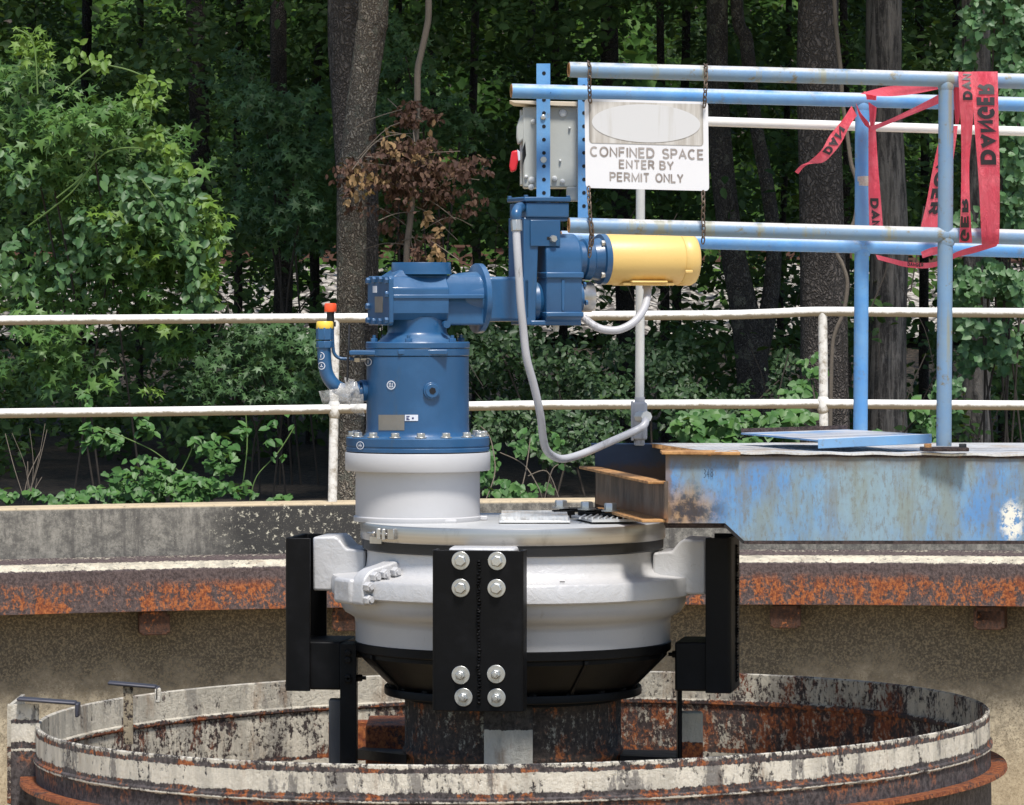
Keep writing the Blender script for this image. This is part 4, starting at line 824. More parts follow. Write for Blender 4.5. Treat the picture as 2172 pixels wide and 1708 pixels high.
# ================================================================== WALKWAY BRIDGE
br = thing('walkway_bridge', 'weathered blue steel walkway bridge with a metal deck running off to the right', 'bridge', at(1410, 1147, 13.3))
nb = [(1412, 962), (1900, 965), (2800, 972), (2800, 1147), (2172, 1147), (1578, 1147), (1538, 1110), (1412, 1110)]
q = MB(); q.prism([at(x, y, Yn(x)) for x, y in nb], (0, .012, 0)); part('near_beam', q, BEAM, br)
q = MB()
def strip(x0, y0, x1, y1, d0, d1, th): 
    a = at(x0, y0, Yn(x0)); b = at(x1, y1, Yn(x1)); V = [a + Vector((0, d0, 0)), b + Vector((0, d0, 0)), b + Vector((0, d1, 0)), a + Vector((0, d1, 0))]; return V, [v - Vector((0, 0, th)) for v in V]
q.hexa(*strip(1403, 957, 1570, 958.5, -.025, .13, .010)); part('top_flange', q, EDGE, br, bev=.002)
q = MB(); q.hexa(*strip(1571, 960.5, 2800, 971.5, -.006, .13, .010)); part('top_flange', q, m_rust('brown_edge_rust', [], 1, 21, .3), br)
q = MB(); q.hexa(*strip(1412, 1111, 1538, 1111, .013, .16, .010)); q.hexa(*strip(1578, 1147.5, 2800, 1147.5, -.001, .16, .010)); part('bottom_flange', q, m_rust('black_edge_rust', [], 1, 22, .0), br)
q = MB(); a = at(1538, 1111, Yn(1538)); b = at(1578, 1148, Yn(1578)); V = [a + Vector((0, -.002, 0)), b + Vector((0, -.002, 0)), b + Vector((0, .16, 0)), a + Vector((0, .16, 0))]; q.hexa(V, [v - Vector((.004, 0, .008)) for v in V]); part('notch_flange', q, DARK, br)
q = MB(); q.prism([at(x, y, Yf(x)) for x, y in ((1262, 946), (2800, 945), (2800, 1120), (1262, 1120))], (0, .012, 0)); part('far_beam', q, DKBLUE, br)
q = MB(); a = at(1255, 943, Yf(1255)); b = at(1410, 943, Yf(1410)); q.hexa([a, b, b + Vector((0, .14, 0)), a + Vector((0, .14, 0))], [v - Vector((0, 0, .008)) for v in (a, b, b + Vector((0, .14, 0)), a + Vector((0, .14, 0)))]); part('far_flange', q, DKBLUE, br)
# end channel
ea = Vector((at(1262, 1000, Yf(1262)).x, Yf(1262) + .012, 0)); eb = Vector((at(1411, 1000, Yn(1411)).x, Yn(1411) - .010, 0)); ed = (eb - ea).normalized(); en = Vector((ed.y, -ed.x, 0))
if en.x > 0: en = -en
zt_, zb_ = 2.440, 2.312; FW = .055
def zq(v, z): return Vector((v.x, v.y, z))
q = MB(); q.hexa([zq(ea, zb_), zq(eb, zb_), zq(eb, zt_), zq(ea, zt_)], [zq(v, z) - en*.009 for v, z in ((ea, zb_), (eb, zb_), (eb, zt_), (ea, zt_))]); part('end_channel', q, WEB, br)
for z in (zt_, zb_ + .008):
    q = MB(); V = [zq(ea, z) - en*.010, zq(eb, z) - en*.010, zq(eb, z) + en*FW, zq(ea, z) + en*FW]
    if z < 2.4: V = [zq(ea.lerp(eb, .35), z) - en*.0, zq(eb, z), zq(eb, z) + en*.075, zq(ea.lerp(eb, .35), z) + en*.075]
    q.hexa(V, [v - Vector((0, 0, .009)) for v in V]); part('channel_flange', q, EDGE, br, bev=.002)
q = MB(); q.tube([at(1412, 1022, Yn(1410) - .012), at(1413, 1060, Yn(1410) - .014), at(1411, 1100, Yn(1410) - .012)], .006, 8); part('corner_weld', q, WEB, br)
v, f = text_strokes('348', 22, 18, 1.3)
part('chalk_number', MB().add([at(1491 + p[0], 1014 - p[1] - p[0]*.1, Yn(1500) - .002 - p[2]*.0001) for p in v], f), m_plain('pencil_grey', (.05, .08, .12), .8), br, smooth=0)
dk = MB(); n = 60; v = []
xs0 = [1508 + (2800-1508)*i/n for i in range(n+1)]; xs1 = [1383 + (2800-1383)*i/n for i in range(n+1)]
rn = random.Random(5)
for xx in xs0: v.append(at(xx, 958 + (xx-1508)*.008 + 1.2*math.sin(xx*.06), Yn(xx) - .012))
for xx in xs1: v.append(at(xx, 940 - 1*(xx > 1600) + (xx-1383)*.0005, Yf(xx) + .05))
v += [p - Vector((0, 0, .007)) for p in v]; m_ = n + 1
dk.add(v, [(i, i+1, m_+i+1, m_+i) for i in range(n)] + [(2*m_+i, 3*m_+i, 3*m_+i+1, 2*m_+i+1) for i in range(n)] + [(i, 2*m_+i, 2*m_+i+1, i+1) for i in range(n)] + [(0, m_, 3*m_, 2*m_)]); part('deck', dk, DECK, br)
tr = MB()
for k in range(40):
    t = k/39; p = at(1383, 940, Yf(1383) + .05).lerp(at(1508, 958, Yn(1508) - .012), t); tr.box(p + Vector((-.004, 0, -.008)), (.010, .010, .012))
part('deck_serration', tr, EDGE, br)
# hook bolt clips on the lid
for i, (px, py) in enumerate(((1195, 1078), (1250, 1082), (1300, 1088))):
    c = at(px, py + 6, 13.85 + (.12, .02, -.08)[i]); c.z = zl + .022
    h = thing('hold_down_clip', ('farthest black clip and bolt head on the stainless lid', 'middle black clip and bolt head on the stainless lid', 'black clip and bolt head nearest the brown channel on the stainless lid')[i], 'bolt', (c.x, c.y, zl), group='hold down clips on the lid')
    q = MB(); q.box(c + Vector((.055, .03, .004)), (.13, .055, .013), Matrix.Rotation(R(8), 3, 'Z')); q.cyl(c + Vector((.0, 0, -.020)), c + Vector((0, 0, .004)), .038, n=24); part('clip_bar', q, BLACK, h, bev=.002)
    q = MB(); q.cyl(c + Vector((-.008, 0, .010)), c + Vector((-.008, 0, .015)), .030, n=24); q.hexbolt(c + Vector((-.008, 0, .015)), (0, 0, 1), .021, .022); part('bolt_head', q, ZINC, h)
# hatch cover lying on the deck
hc = thing('hatch_cover', 'loose pale blue steel hatch plate with turned edges lying on the deck', 'hatch cover', at(1735, 945, 13.5))
A = [at(1735, 933, 13.42), at(1976, 922, 13.56), at(1798, 911, 14.30), at(1572, 918, 14.25)]
HB = m_rail_blue('pale_blue_plate_paint', .6)
q = MB(); q.hexa(A, [p - Vector((0, 0, .006)) for p in A]); part('panel', q, HB, hc, bev=.001)
q = MB(); A2 = [A[0], A[1], A[1] + Vector((0, .008, 0)), A[0] + Vector((0, .008, 0))]; q.hexa([p + Vector((0, -.004, .003)) for p in A2], [p + Vector((0, -.004, -.028)) for p in A2]); part('front_edge', q, HB, hc, bev=.002)
q = MB(); A3 = [A[3], A[2], A[2] + Vector((0, .008, 0)), A[3] + Vector((0, .008, 0))]; q.hexa([p + Vector((0, 0, .014)) for p in A3], [p + Vector((0, 0, -.010)) for p in A3]); part('rusty_back_edge', q, m_rust('brown_lip', [(2, 3, .3)], .5, 31, .2), hc)

# walkway railings
def railing(label, top, low, post, Yfun, mat, r, base):
    o = thing('walkway_railing', label, 'railing', at(post[0][0], post[-1][1], Yfun(post[0][0])), group='blue pipe railings along the walkway')
    for nm, L_ in (('top_rail', top), ('middle_rail', low)):
        P = [at(x, y, Yfun(x)) for x, y in L_]; rl = part(nm, MB().pipe(P[0], P[1], r, .0045, 28), mat, o); ax = (P[1]-P[0]).normalized(); part('cut_end', MB().pipe(P[0] - ax*.002, P[0] + ax*.03, r*.93, .005, 28), EDGE, rl)
    P = [at(x, y, Yfun(x)) for x, y in post]; part('post', MB().tube(P, r, 24), mat, o)
    for L_ in (top, low):
        t = (post[0][0] - L_[0][0])/(L_[1][0] - L_[0][0]); yy = L_[0][1] + t*(L_[1][1]-L_[0][1]); yb = Yfun(post[0][0])
        p = at(post[0][0], yy + r*.85*F/yb, yb); wl = MB(); wl.tube([p + Vector((0, 0, .012)), p, p - Vector((0, 0, .012))], [r*1.02, r*1.16, r*1.02], 20); part('weld_collar', wl, mat, o)
    return o
rn_ = railing('nearer weathered blue pipe railing, its left end beside the hanging sign', [(1207, 148), (2600, 184)], [(1207, 478), (2600, 515)], [(2007, 170), (2005, 500), (2002, 946)], Yn, RAILN, 16.4*13.3/F, True)
q = MB(); c = at(2003, 950, Yn(2003)); q.box(c + Vector((0, 0, -.004)), (.145, .11, .012)); bp = part('base_plate', q, m_rust('black_brown_base', [], 1, 33, .1), rn_, bev=.002)
for dx in (-.055, .055): q = MB(); q.hexbolt(c + Vector((dx, -.03, .002)), (0, 0, 1), .012, .012); part('base_bolt', q, EDGE if dx < 0 else DARK, bp)
rf_ = railing('farther blue pipe railing with the tape tail knotted on its post', [(1085, 193), (2600, 233)], [(1190, 505), (2600, 544)], [(1829, 212), (1828, 500), (1825, 924)], Yf, RAILF, 15.3*14.6/F, False)
q = MB(); c = at(1829, 385, Yf(1829)); rr2 = 15.3*14.6/F; q.lathe((c.x, c.y, 0), [(rr2*1.0, c.z + .018), (rr2*1.03, c.z + .016), (rr2*1.03, c.z - .014), (rr2, c.z - .016)], 24); part('painted_sleeve', q, m_rust('chipped_cream_paint', [(0, 9, .8)], 1, 35, .6, white=(.72, .68, .58)), rf_)
for px, py in ((1167, 196), (1257, 199)): 
    c = at(px, py, Yf(px) - rr2 + .001); q = MB(); q.tube([c, c + Vector((0, -.0015, 0))], .0035, 10); part('bolt_hole', q, VOID, rf_)
# white conduit along the far side
YW = 14.62
tag(part('straight_conduit', MB().tube([at(1350, 255.5, YW), at(1505, 258, YW + .03), at(2172, 279, YW + .22), at(2600, 292, YW + .34)], 10.2*YW/F, 20), m_plain('white_conduit_paint', (.72, .70, .67), .5, 0, 40, .2, .12)), 'white straight conduit running behind the blue railings from the sign', 'conduit')
# strut channels + switch box
def strut(x0, y0, x1, y1, Y, label):
    a = at(x0, y0, Y); b = at(x0, y1, Y); w = (x1-x0)*Y/F/2; cx = a.x + w
    o = thing('strut_channel', label, 'strut', (cx, Y, b.z), group='perforated blue struts behind the railing')
    q = MB(); q.prism([Vector((cx + x, Y + y, b.z)) for x, y in ((-w, 0), (w, 0), (w, .041), (w-.003, .041), (w-.003, .003), (-w+.003, .003), (-w+.003, .041), (-w, .041))], (0, 0, a.z - b.z)); part('channel', q, RAILF, o)
    z = a.z - .033; q = MB()
    while z > b.z + .01: q = MB(); q.tube([(cx + .002, Y - .0012, z), (cx + .002, Y + .002, z)], .0065, 14); part('bolt_hole', q, VOID, o); z -= 28.2*Y/F
    return o
YS = 14.53
s1 = strut(1138, 135, 1167, 470, YS, 'perforated blue strut left of the sign, its top above the railing')
q = MB(); c = at(1152, 249, YS - .001); q.hexbolt(c, (0, -1, 0), .009, .006); c = at(1153, 339, YS); q.cyl(c, c + Vector((0, -.006, 0)), .011, n=8); part('bolt', q, ZINC, s1)
strut(1226, 163, 1249, 462, YS + .02, 'perforated blue strut half hidden behind the left edge of the sign')
sb = thing('disconnect_switch', 'light grey electrical disconnect box with a red handle behind the blue struts', 'switch box', at(1160, 400, 14.7))
a = at(1109, 226, 14.60); b = at(1226, 398, 14.60)
q = MB(); q.box(((a.x+b.x)/2, 14.70, (a.z+b.z)/2), (b.x-a.x, .19, a.z-b.z)); en_ = part('enclosure', q, BOXG, sb, bev=.006)
q = MB(); p0 = at(1110, 232, 14.6); q.box((a.x - .004, 14.71, (a.z+b.z)/2 + .0), (.012, .16, a.z-b.z-.02)); part('door_edge', q, BOXG, en_, bev=.003)
q = MB(); q.prism([at(x, y, 14.58) for x, y in ((1080, 213), (1226, 216), (1226, 226), (1180, 225), (1090, 219))], (0, .22, 0)); part('rain_hood', q, CREAM, sb, bev=.002)
q = MB(); q.prism([at(x, y, 14.61) for x, y in ((1112, 238), (1117, 248), (1117, 292), (1108, 300), (1098, 308), (1095, 290), (1096, 268), (1102, 250))], (0, .05, 0)); part('handle_guard', q, BOXG, sb, bev=.008, seg=3)
q = MB(); q.prism([at(x, y, 14.60) for x, y in ((1085, 321), (1098, 318), (1101, 333), (1095, 362), (1083, 366), (1080, 352))], (0, .035, 0)); part('red_handle', q, RED, sb, bev=.006, seg=3)
q = MB(); q.prism([at(x, y, 14.599) for x, y in ((1097, 317), (1103, 322), (1104, 340), (1099, 342))], (0, .02, 0)); part('handle_tip', q, STICK, sb, bev=.002)
q = MB(); q.prism([at(x, y, 14.605) for x, y in ((1108, 318), (1114, 300), (1116, 330), (1109, 350))], (0, .01, 0)); part('latch_slot', q, VOID, sb)
q = MB()
for px, py, r in ((1194, 240, .013), (1208, 272, .004), (1188, 341, .004), (1176, 379, .009), (1193, 385, .008), (1127, 397, .010), (1128, 382, .011), (1116, 375, .006), (1131, 258, .008)):
    c = at(px, py, 14.606); q.tube([c, c + Vector((0, -.008, 0)), c + Vector((0, -.012, 0))], [r*1.1, r, r*.4], 12)
part('sealed_knockout', q, m_plain('white_sealant', (.62, .63, .62), .6, 0, 40, .4, .1), en_)
q = MB(); q.box(at(1215, 412, 14.62), (.045, .05, .05)); part('bottom_fitting', q, BOXG, sb, bev=.006)

# ================================================================== SIGN + CHAINS
YG = 13.24
sp = at(1372, 307, YG); wv = thing('warning_sign', 'white confined space sign with a bleached header hanging from the railing', 'sign', sp)
def sl(px, py, o=0): return Vector(((px-1372)*YG/F + (py-307)*.00002, -o + (px-1372)*.00002, -(py-307)*YG/F - (px-1372)*.025*YG/F))
def rrect(x0, y0, x1, y1, r, o=0, n=5):
    P = []
    for cx, cy, a0 in ((x0+r, y0+r, 180), (x1-r, y0+r, 270), (x1-r, y1-r, 0), (x0+r, y1-r, 90)):
        for k in range(n+1): a = R(a0 + 90*k/n); P.append(sl(cx + r*math.cos(a), cy + r*math.sin(a), o))
    return P
part('panel', MB().prism(rrect(1241, 213, 1503, 402, 8), (0, .004, 0)), SIGN, wv, local=True, smooth=30)
fr = MB(); fr.prism(rrect(1250, 218, 1492, 306, 7, .0005), (0, -.0012, 0)); part('header', fr, SIGNH, wv, local=True, smooth=30)
ov = MB(); ov.prism([sl(1371 + 115*math.cos(t)*(1), 262 + 40.5*math.sin(t), .0018) for t in [2*math.pi*k/48 for k in range(48)]], (0, -.0012, 0)); part('oval', ov, OVAL, wv, local=True, smooth=30)
for body, x0, x1, cy, h in (('CONFINED', 1251, 1388, 323, 22), ('SPACE', 1404, 1493, 327, 22), ('ENTER', 1312, 1388, 349, 19.5), ('BY', 1398, 1429, 351, 19.5), ('PERMIT', 1292, 1377, 376, 20), ('ONLY', 1389, 1449, 378, 20)):
    v, f = text_strokes(body, x1-x0, h, 3.5 if cy < 340 else 3.2); cy = cy - ((x0+x1)/2-1372)*.025
    part('lettering', MB().add([sl(x0 + p[0], cy + h/2 - p[1], .0012 + p[2]*.00008) for p in v], f), GREYINK, wv, local=True, smooth=0)
def chain(path, label):
    P = smooth_path(path, 12); o = MB(); d = 0; L_ = .0185; pos = []; 
    seglen = [(P[i+1]-P[i]).length for i in range(len(P)-1)]; tot = sum(seglen); n = int(tot/L_)
    def pt(s):
        for i, l in enumerate(seglen):
            if s <= l or i == len(seglen)-1: return P[i].lerp(P[i+1], min(1, s/l))
            s -= l
    for k in range(n):
        a = pt(k*L_); b = pt(k*L_ + .026); t = (b-a).normalized(); u = t.orthogonal().normalized()
        u = Vector((0, 1, 0)); u = (u - t*u.dot(t)).normalized() if abs(t.y) < .95 else Vector((1, 0, 0)); w = t.cross(u)
        s_ = (u + w).normalized() if k % 2 else (u - w).normalized(); c = (a+b)/2; ring = []
        for j in range(13):
            an = 2*math.pi*j/12; ring.append(c + t*(.0125*math.cos(an)) + s_*(.0065*math.sin(an)))
        o.tube(ring, .0022, 5, caps=False)
    q = part('chain', o, CHAIN); l = Vector(path[0]); q.data.transform(Matrix.Translation(-l)); q.location = l
    return tag(q, label, 'chain', 'rusty chains holding the sign')
rN = 16.4*13.3/F
ych = Yn(1240) - rN - .004
chain([at(1249, 131, Yn(1249) + .01), at(1250, 134, ych + .01), at(1251, 150, ych), at(1250, 180, ych + .012), at(1252, 221, YG - .006)], 'rusty chain from the top rail to the upper left corner of the sign')
chain([at(1496, 138, Yn(1496) + .01), at(1497, 141, ych + .06), at(1498, 160, ych + .05), at(1496, 190, ych + .03), at(1494, 228, YG - .006)], 'rusty chain from the top rail to the upper right corner of the sign')
chain([at(1248, 395, YG - .006), at(1250, 430, ych + .01), at(1252, 465, ych - .002), at(1254, 490, ych - .004), at(1252, 520, ych), at(1250, 545, ych)], 'rusty chain dangling past the lower rail from the lower left corner of the sign')
chain([at(1254, 470, ych - .012), at(1256, 490, ych - .016), at(1257, 508, ych - .01), at(1253, 530, ych - .004)], 'short doubled back loose end of chain at the left of the lower rail')
chain([at(1491, 404, YG - .006), at(1492, 430, ych + .04), at(1491, 465, ych + .05), at(1493, 490, ych + .045), at(1490, 522, ych + .05)], 'rusty chain reaching past the lower rail from the lower right corner of the sign')

# ================================================================== BARRICADE TAPE
tp = thing('barricade_tape', 'torn red danger tape wound around both blue railings', 'barricade tape', at(2000, 300, 13.6))
def z3(X, Y): return ((1650 + X/2.628)/1.0589, (100 + Y/2.628)/1.0589)
def ribbon(Lp, Rp, yL, yR, texts=(), fold=.004, name='tape_strip', seed=0, n=10):
    """Lp, Rp: matching lists of zoom points for both edges, yL/yR depths per point"""
    A = smooth_path([at(*z3(*p), y) for p, y in zip(Lp, yL)], n); B = smooth_path([at(*z3(*p), y) for p, y in zip(Rp, yR)], n)
    m = len(A); K = 6; v = []
    if texts: fold = .0
    def P(u, t):
        u = min(max(u, 0), .99999)*(m-1); i = int(u); f = u - i; a = A[i].lerp(A[min(i+1, m-1)], f); b = B[i].lerp(B[min(i+1, m-1)], f); p = a.lerp(b, t)
        p.y += fold*math.sin(t*9 + seed*2 + u*.12); return p
    for i in range(m):
        for k in range(K+1): v.append(P(i/(m-1), k/K))
    q = MB().add(v, [(i*(K+1)+k, i*(K+1)+k+1, (i+1)*(K+1)+k+1, (i+1)*(K+1)+k) for i in range(m-1) for k in range(K)])
    st = part(name, q, TAPE, tp, smooth=180)
    for (body, u0, u1, t0, t1, flip) in texts:
        vv, ff = text_strokes(body, len(body)*1.0, 1.15, .30, .40); pts = []; ly = len(body)*1.0
        for p in vv:
            s = p[0]/ly; t = p[1]/1.15
            if flip: t = 1 - t
            w = P(u0 + (u1-u0)*s, t0 + (t1-t0)*t); w.y -= .0025 + p[2]*.00015; pts.append(w)
        part('lettering', MB().add(pts, ff), INK, st, smooth=0)
yr = 13.36
# wide right strip, word reads upwards mirrored
ribbon([(1400, 160), (1405, 330), (1420, 540), (1440, 800), (1455, 1100), (1458, 1180)], [(1553, 160), (1556, 330), (1560, 540), (1565, 800), (1563, 1100), (1558, 1180)], [yr+.03, yr, yr-.01, yr-.01, yr, yr+.02], [yr+.03, yr, yr-.01, yr-.01, yr, yr+.02], [('DANGER', .535, .10, .15, .85, False)], seed=1)
ribbon([(1320, 162), (1326, 300), (1335, 480), (1338, 700), (1335, 950), (1326, 1170)], [(1400, 162), (1408, 300), (1405, 480), (1386, 700), (1390, 950), (1402, 1170)], [yr+.02, yr-.01, yr, yr+.01, yr, yr+.02], [yr+.02, yr-.01, yr, yr+.01, yr, yr+.02], [('DAN', .235, .025, .25, .95, True), ('GER', .99, .765, .05, .80, False)], seed=2)
ribbon([(1284, 160), (1290, 260), (1298, 400), (1302, 470)], [(1322, 160), (1326, 260), (1330, 400), (1322, 470)], [yr+.06]*4, [yr+.06]*4, [], seed=3)
yy = 14.52
ribbon([(1225, 480), (1172, 720), (1133, 930), (1095, 1092)], [(1318, 480), (1285, 720), (1245, 930), (1200, 1092)], [yy-.02]*4, [yy-.03]*4, [('NGER', .22, .80, .16, .78, False)], seed=4)
ribbon([(790, 480), (790, 700), (790, 900), (795, 1078)], [(832, 480), (846, 700), (862, 900), (876, 1078)], [yy-.02]*4, [yy-.02]*4, [('DAN', .68, 1.0, .12, .80, False)], seed=5)
ribbon([(795, 485), (900, 448), (1060, 372), (1215, 290)], [(800, 515), (905, 472), (1065, 408), (1215, 345)], [14.5, 14.2, 13.8, 13.5], [14.5, 14.2, 13.8, 13.5], [], seed=6)
ribbon([(742, 290), (880, 252), (1040, 238), (1210, 238)], [(830, 305), (930, 306), (1060, 292), (1210, 262)], [14.52, 14.2, 13.9, 13.5], [14.52, 14.2, 13.9, 13.5], [], seed=7, fold=.008)
ribbon([(690, 362), (640, 440), (560, 540), (515, 620), (440, 690), (390, 715), (355, 752)], [(722, 420), (680, 480), (630, 580), (575, 650), (520, 697), (430, 710), (375, 765)], [14.50, 14.48, 14.46, 14.44, 14.44, 14.45, 14.46], [14.50, 14.47, 14.46, 14.45, 14.45, 14.45, 14.46], [('DAN', .52, .22, .15, .85, False)], seed=8, fold=.010)
ribbon([(832, 1240), (920, 1262), (1010, 1282), (1120, 1290), (1215, 1275), (1310, 1225), (1420, 1190), (1562, 1160)], [(845, 1270), (925, 1292), (1010, 1314), (1120, 1322), (1215, 1305), (1310, 1258), (1420, 1230), (1545, 1192)], [14.3, 14.1, 13.95, 13.8, 13.65, 13.55, 13.5, yr+.02], [14.3, 14.1, 13.95, 13.8, 13.65, 13.55, 13.5, yr+.02], [('DANGER', .30, .42, .75, .05, False)], seed=9, fold=.008)
ribbon([(716, 345), (735, 420), (770, 480)], [(745, 410), (790, 460), (800, 500)], [14.49]*3, [14.48]*3, [], seed=10)
ribbon([(790, 340), (795, 420), (800, 490)], [(838, 372), (834, 430), (822, 500)], [14.49]*3, [14.5]*3, [], seed=11)
ribbon([(760, 278), (775, 300), (780, 325)], [(835, 282), (838, 302), (835, 330)], [14.52, 14.50, 14.5], [14.52, 14.50, 14.5], [], seed=12)
ribbon([(1100, 1225), (1160, 1200), (1220, 1190)], [(1110, 1262), (1165, 1245), (1220, 1235)], [13.9, 13.75, 13.6], [13.9, 13.75, 13.6], [], seed=13)

# ================================================================== TREES
def trunk_mb(q, path, Y, seed, n=22, wob=.03):
    rn = random.Random(seed); P = []; RRs = []
    pts = [(at(x, y, Y), hw*Y/F) for x, y, hw in path]
    sp = smooth_path([p for p, _ in pts], 8); rs = []
    for i in range(len(pts)-1):
        for k in range(8): rs.append(pts[i][1] + (pts[i+1][1]-pts[i][1])*k/8)
    rs.append(pts[-1][1]); o = len(q.v); q.tube(sp, rs, n)
    ph = [rn.uniform(0, 6) for _ in range(4)]
    for i in range(len(sp)):
        for k in range(n):
            v = Vector(q.v[o + i*n + k]); d = v - sp[i]; a = 2*math.pi*k/n; z = sp[i].z
            s = 1 + wob*(math.sin(3*a + ph[0] + z*1.7) + .7*math.sin(5*a + ph[1] - z*3.1) + .5*math.sin(9*a + z*6 + ph[2])); q.v[o+i*n+k] = tuple(sp[i] + d*s)
def crown(parent, x, Y, z, r, n, seed, mat=None, sz=.30):
    rng = np.random.default_rng(seed); cl = 40; c = rng.normal(0, 1, (cl, 3)); c /= np.linalg.norm(c, axis=1, keepdims=True); c *= rng.random((cl, 1))**.4
    k = rng.integers(0, cl, n); p = (c[k] + rng.normal(0, .16, (n, 3)))*np.array([r, r, r*.42]) + np.array([x, Y, z])
    p = p[p[:, 2] > ZC + 655*p[:, 1]/F + .1]
    p = p[p[:, 1] > 24.6]
    leaf_obj('crown', p, rng.uniform(.6, 1.25, len(p))*sz, 'star', mat or L_CAN, parent, (0, 0, 1), .5, (0, 0, -.3), 1, seed)
def tree(name, label, paths, Y, mat, seed, cr=2.6, group=None, wob=.03, top=None, cn=1000, cz=7.0):
    x0 = paths[0][-1]; base = at(x0[0], 640, Y); base.z = 1.72 if Y < 30 else 1.8
    t = thing(name, label, 'tree', base, group=group); q = MB()
    for i, p in enumerate(paths):
        p = list(p); bx_ = at(p[-1][0], p[-1][1], Y)
        if i == 0 or p[-1][1] > 900: p.append((p[-1][0], 640 + (ZC - base.z + .1)*F/Y, p[-1][2]*1.25))
        f = p[0]; p.insert(0, (f[0], f[1] - 900, f[2]*.85)); trunk_mb(q, p, Y, seed + i, wob=wob)
    part('trunk', q, mat, t, smooth=180)
    crown(t, base.x, Y + .3, cz, cr, cn, seed + 50); return t
GT = 'trees along the wood edge'
tree('pine_tree', 'tall dark plated pine trunk behind the paler trunk, left of the blue box', [[(742, -40, 49), (746, 160, 47), (755, 330, 44), (762, 480, 41), (765, 700, 38), (765, 950, 38)]], 27.2, PINE, 1, group=GT)
tree('hardwood_tree', 'paler rough barked trunk leaning in front of the dark pine trunk', [[(792, -40, 32), (786, 60, 32), (770, 180, 31), (757, 290, 31), (748, 390, 33), (746, 520, 31), (744, 700, 29), (742, 950, 31)]], 26.6, PINE2, 2, group=GT, wob=.04)
tree('slender_tree', 'thin near black trunk crossing just left above the sign', [[(1292, -40, 19), (1296, 200, 19), (1318, 430, 21), (1326, 640, 20), (1330, 900, 21)]], 32, DARKB, 3, group=GT)
tree('forked_tree', 'lichen spotted trunk that forks in two behind the yellow motor', [[(1522, -40, 22), (1521, 200, 23), (1530, 350, 25), (1552, 520, 26), (1576, 640, 29), (1596, 770, 34), (1602, 950, 36)], [(1560, -60, 13), (1584, 90, 15), (1602, 250, 14), (1628, 400, 15), (1641, 520, 16), (1632, 640, 18), (1606, 760, 22)]], 29, LICH, 4, group=GT, wob=.05)
tree('pine_tree', 'wide plated pine trunk with a pale twisted vine beside the far blue post', [[(1736, -40, 43), (1738, 200, 45), (1742, 450, 47), (1746, 700, 50), (1750, 950, 54)]], 27.6, PINE, 5, group=GT)
tree('hardwood_tree', 'grey vertically furrowed trunk seen between the two blue posts', [[(1875, -40, 38), (1878, 250, 38), (1886, 480, 40), (1882, 700, 40), (1880, 950, 44)]], 28.2, OAK, 6, group=GT)
tree('vine_clad_tree', 'grey trunk half hidden by heart leaved vine near the right edge', [[(2070, -40, 30), (2074, 300, 30), (2072, 600, 28), (2072, 950, 30)]], 28.6, OAK, 7, group=GT)
tree('slender_tree', 'dark straight trunk standing behind the left leafy saplings', [[(590, -40, 17), (592, 250, 18), (602, 500, 20), (600, 700, 20), (598, 950, 22)]], 31, DARKB, 8, group=GT)
tree('slender_tree', 'thin dark stem seen under the yellow motor', [[(1400, -40, 8), (1405, 300, 9), (1410, 640, 10), (1414, 900, 11)]], 33, DARKB, 9, cr=1.6, group=GT, cn=700)
tree('slender_tree', 'dark leaning trunk seen in the upper left gap above the bush', [[(415, -40, 20), (425, 300, 21), (432, 600, 22), (430, 950, 23)]], 33, DARKB, 10, group=GT)
rn = random.Random(12)
for k in range(16):
    px = (60, 170, 300, 500, 660, 850, 930, 1010, 1120, 1190, 1440, 1660, 1800, 1960, 2010, 2130)[k]; Y = rn.uniform(34, 41); lean = rn.uniform(-25, 25); hw = rn.uniform(6, 13)
    tree('slender_tree', 'slim dark trunk deep among the shaded undergrowth', [[(px + lean, -40, hw), (px + lean*.5 + rn.uniform(-8, 8), 300, hw), (px + rn.uniform(-8, 8), 620, hw*1.1), (px, 900, hw*1.2)]], Y, DARKB, 100 + k, cr=1.9, group='slim trunks deep in the wood', cn=700, cz=rn.uniform(6.8, 7.6))
vn = thing('woody_vine', 'pale twisted vine climbing the wide pine trunk beside the far blue post', 'vine', at(1765, 900, 27.1))
part('stem', MB().tube(smooth_path([at(x, y, 27.0) for x, y in ((1768, -60), (1772, 40), (1779, 110), (1784, 160), (1786, 210), (1792, 250), (1800, 310), (1806, 350), (1818, 395), (1812, 470), (1776, 530), (1786, 560), (1797, 600), (1790, 660), (1772, 705), (1764, 760), (1760, 960))], 5), 4.6*27/F, 9), TWIG, vn)

# dead sapling
ds = thing('dead_sapling', 'dead sapling hung with brown and tan dried leaves beside the pine trunk', 'dead shrub', at(880, 1060, 26.0))
part('stem', MB().tube(smooth_path([at(x, y, 26.0) for x, y in ((908, -60), (909, 30), (903, 70), (893, 115), (886, 150), (885, 220), (880, 330), (872, 450), (862, 560), (868, 800), (880, 1075))], 5), [7*26/F]*51, 9), TWIG, ds)
q = MB()
rn = random.Random(4)
for k in range(26):
    a = (rn.uniform(850, 900), rn.uniform(215, 520)); b = (a[0] + rn.uniform(-150, 130), a[1] + rn.uniform(-60, 90)); m_ = ((a[0]+b[0])/2 + rn.uniform(-15, 15), (a[1]+b[1])/2 - rn.uniform(0, 30)); y = 26 + rn.uniform(-.3, .3)
    q.tube(smooth_path([at(*a, 26), at(*m_, (26+y)/2), at(*b, y)], 4), 1.0*26/F, 5)
part('twigs', q, TWIG, ds)
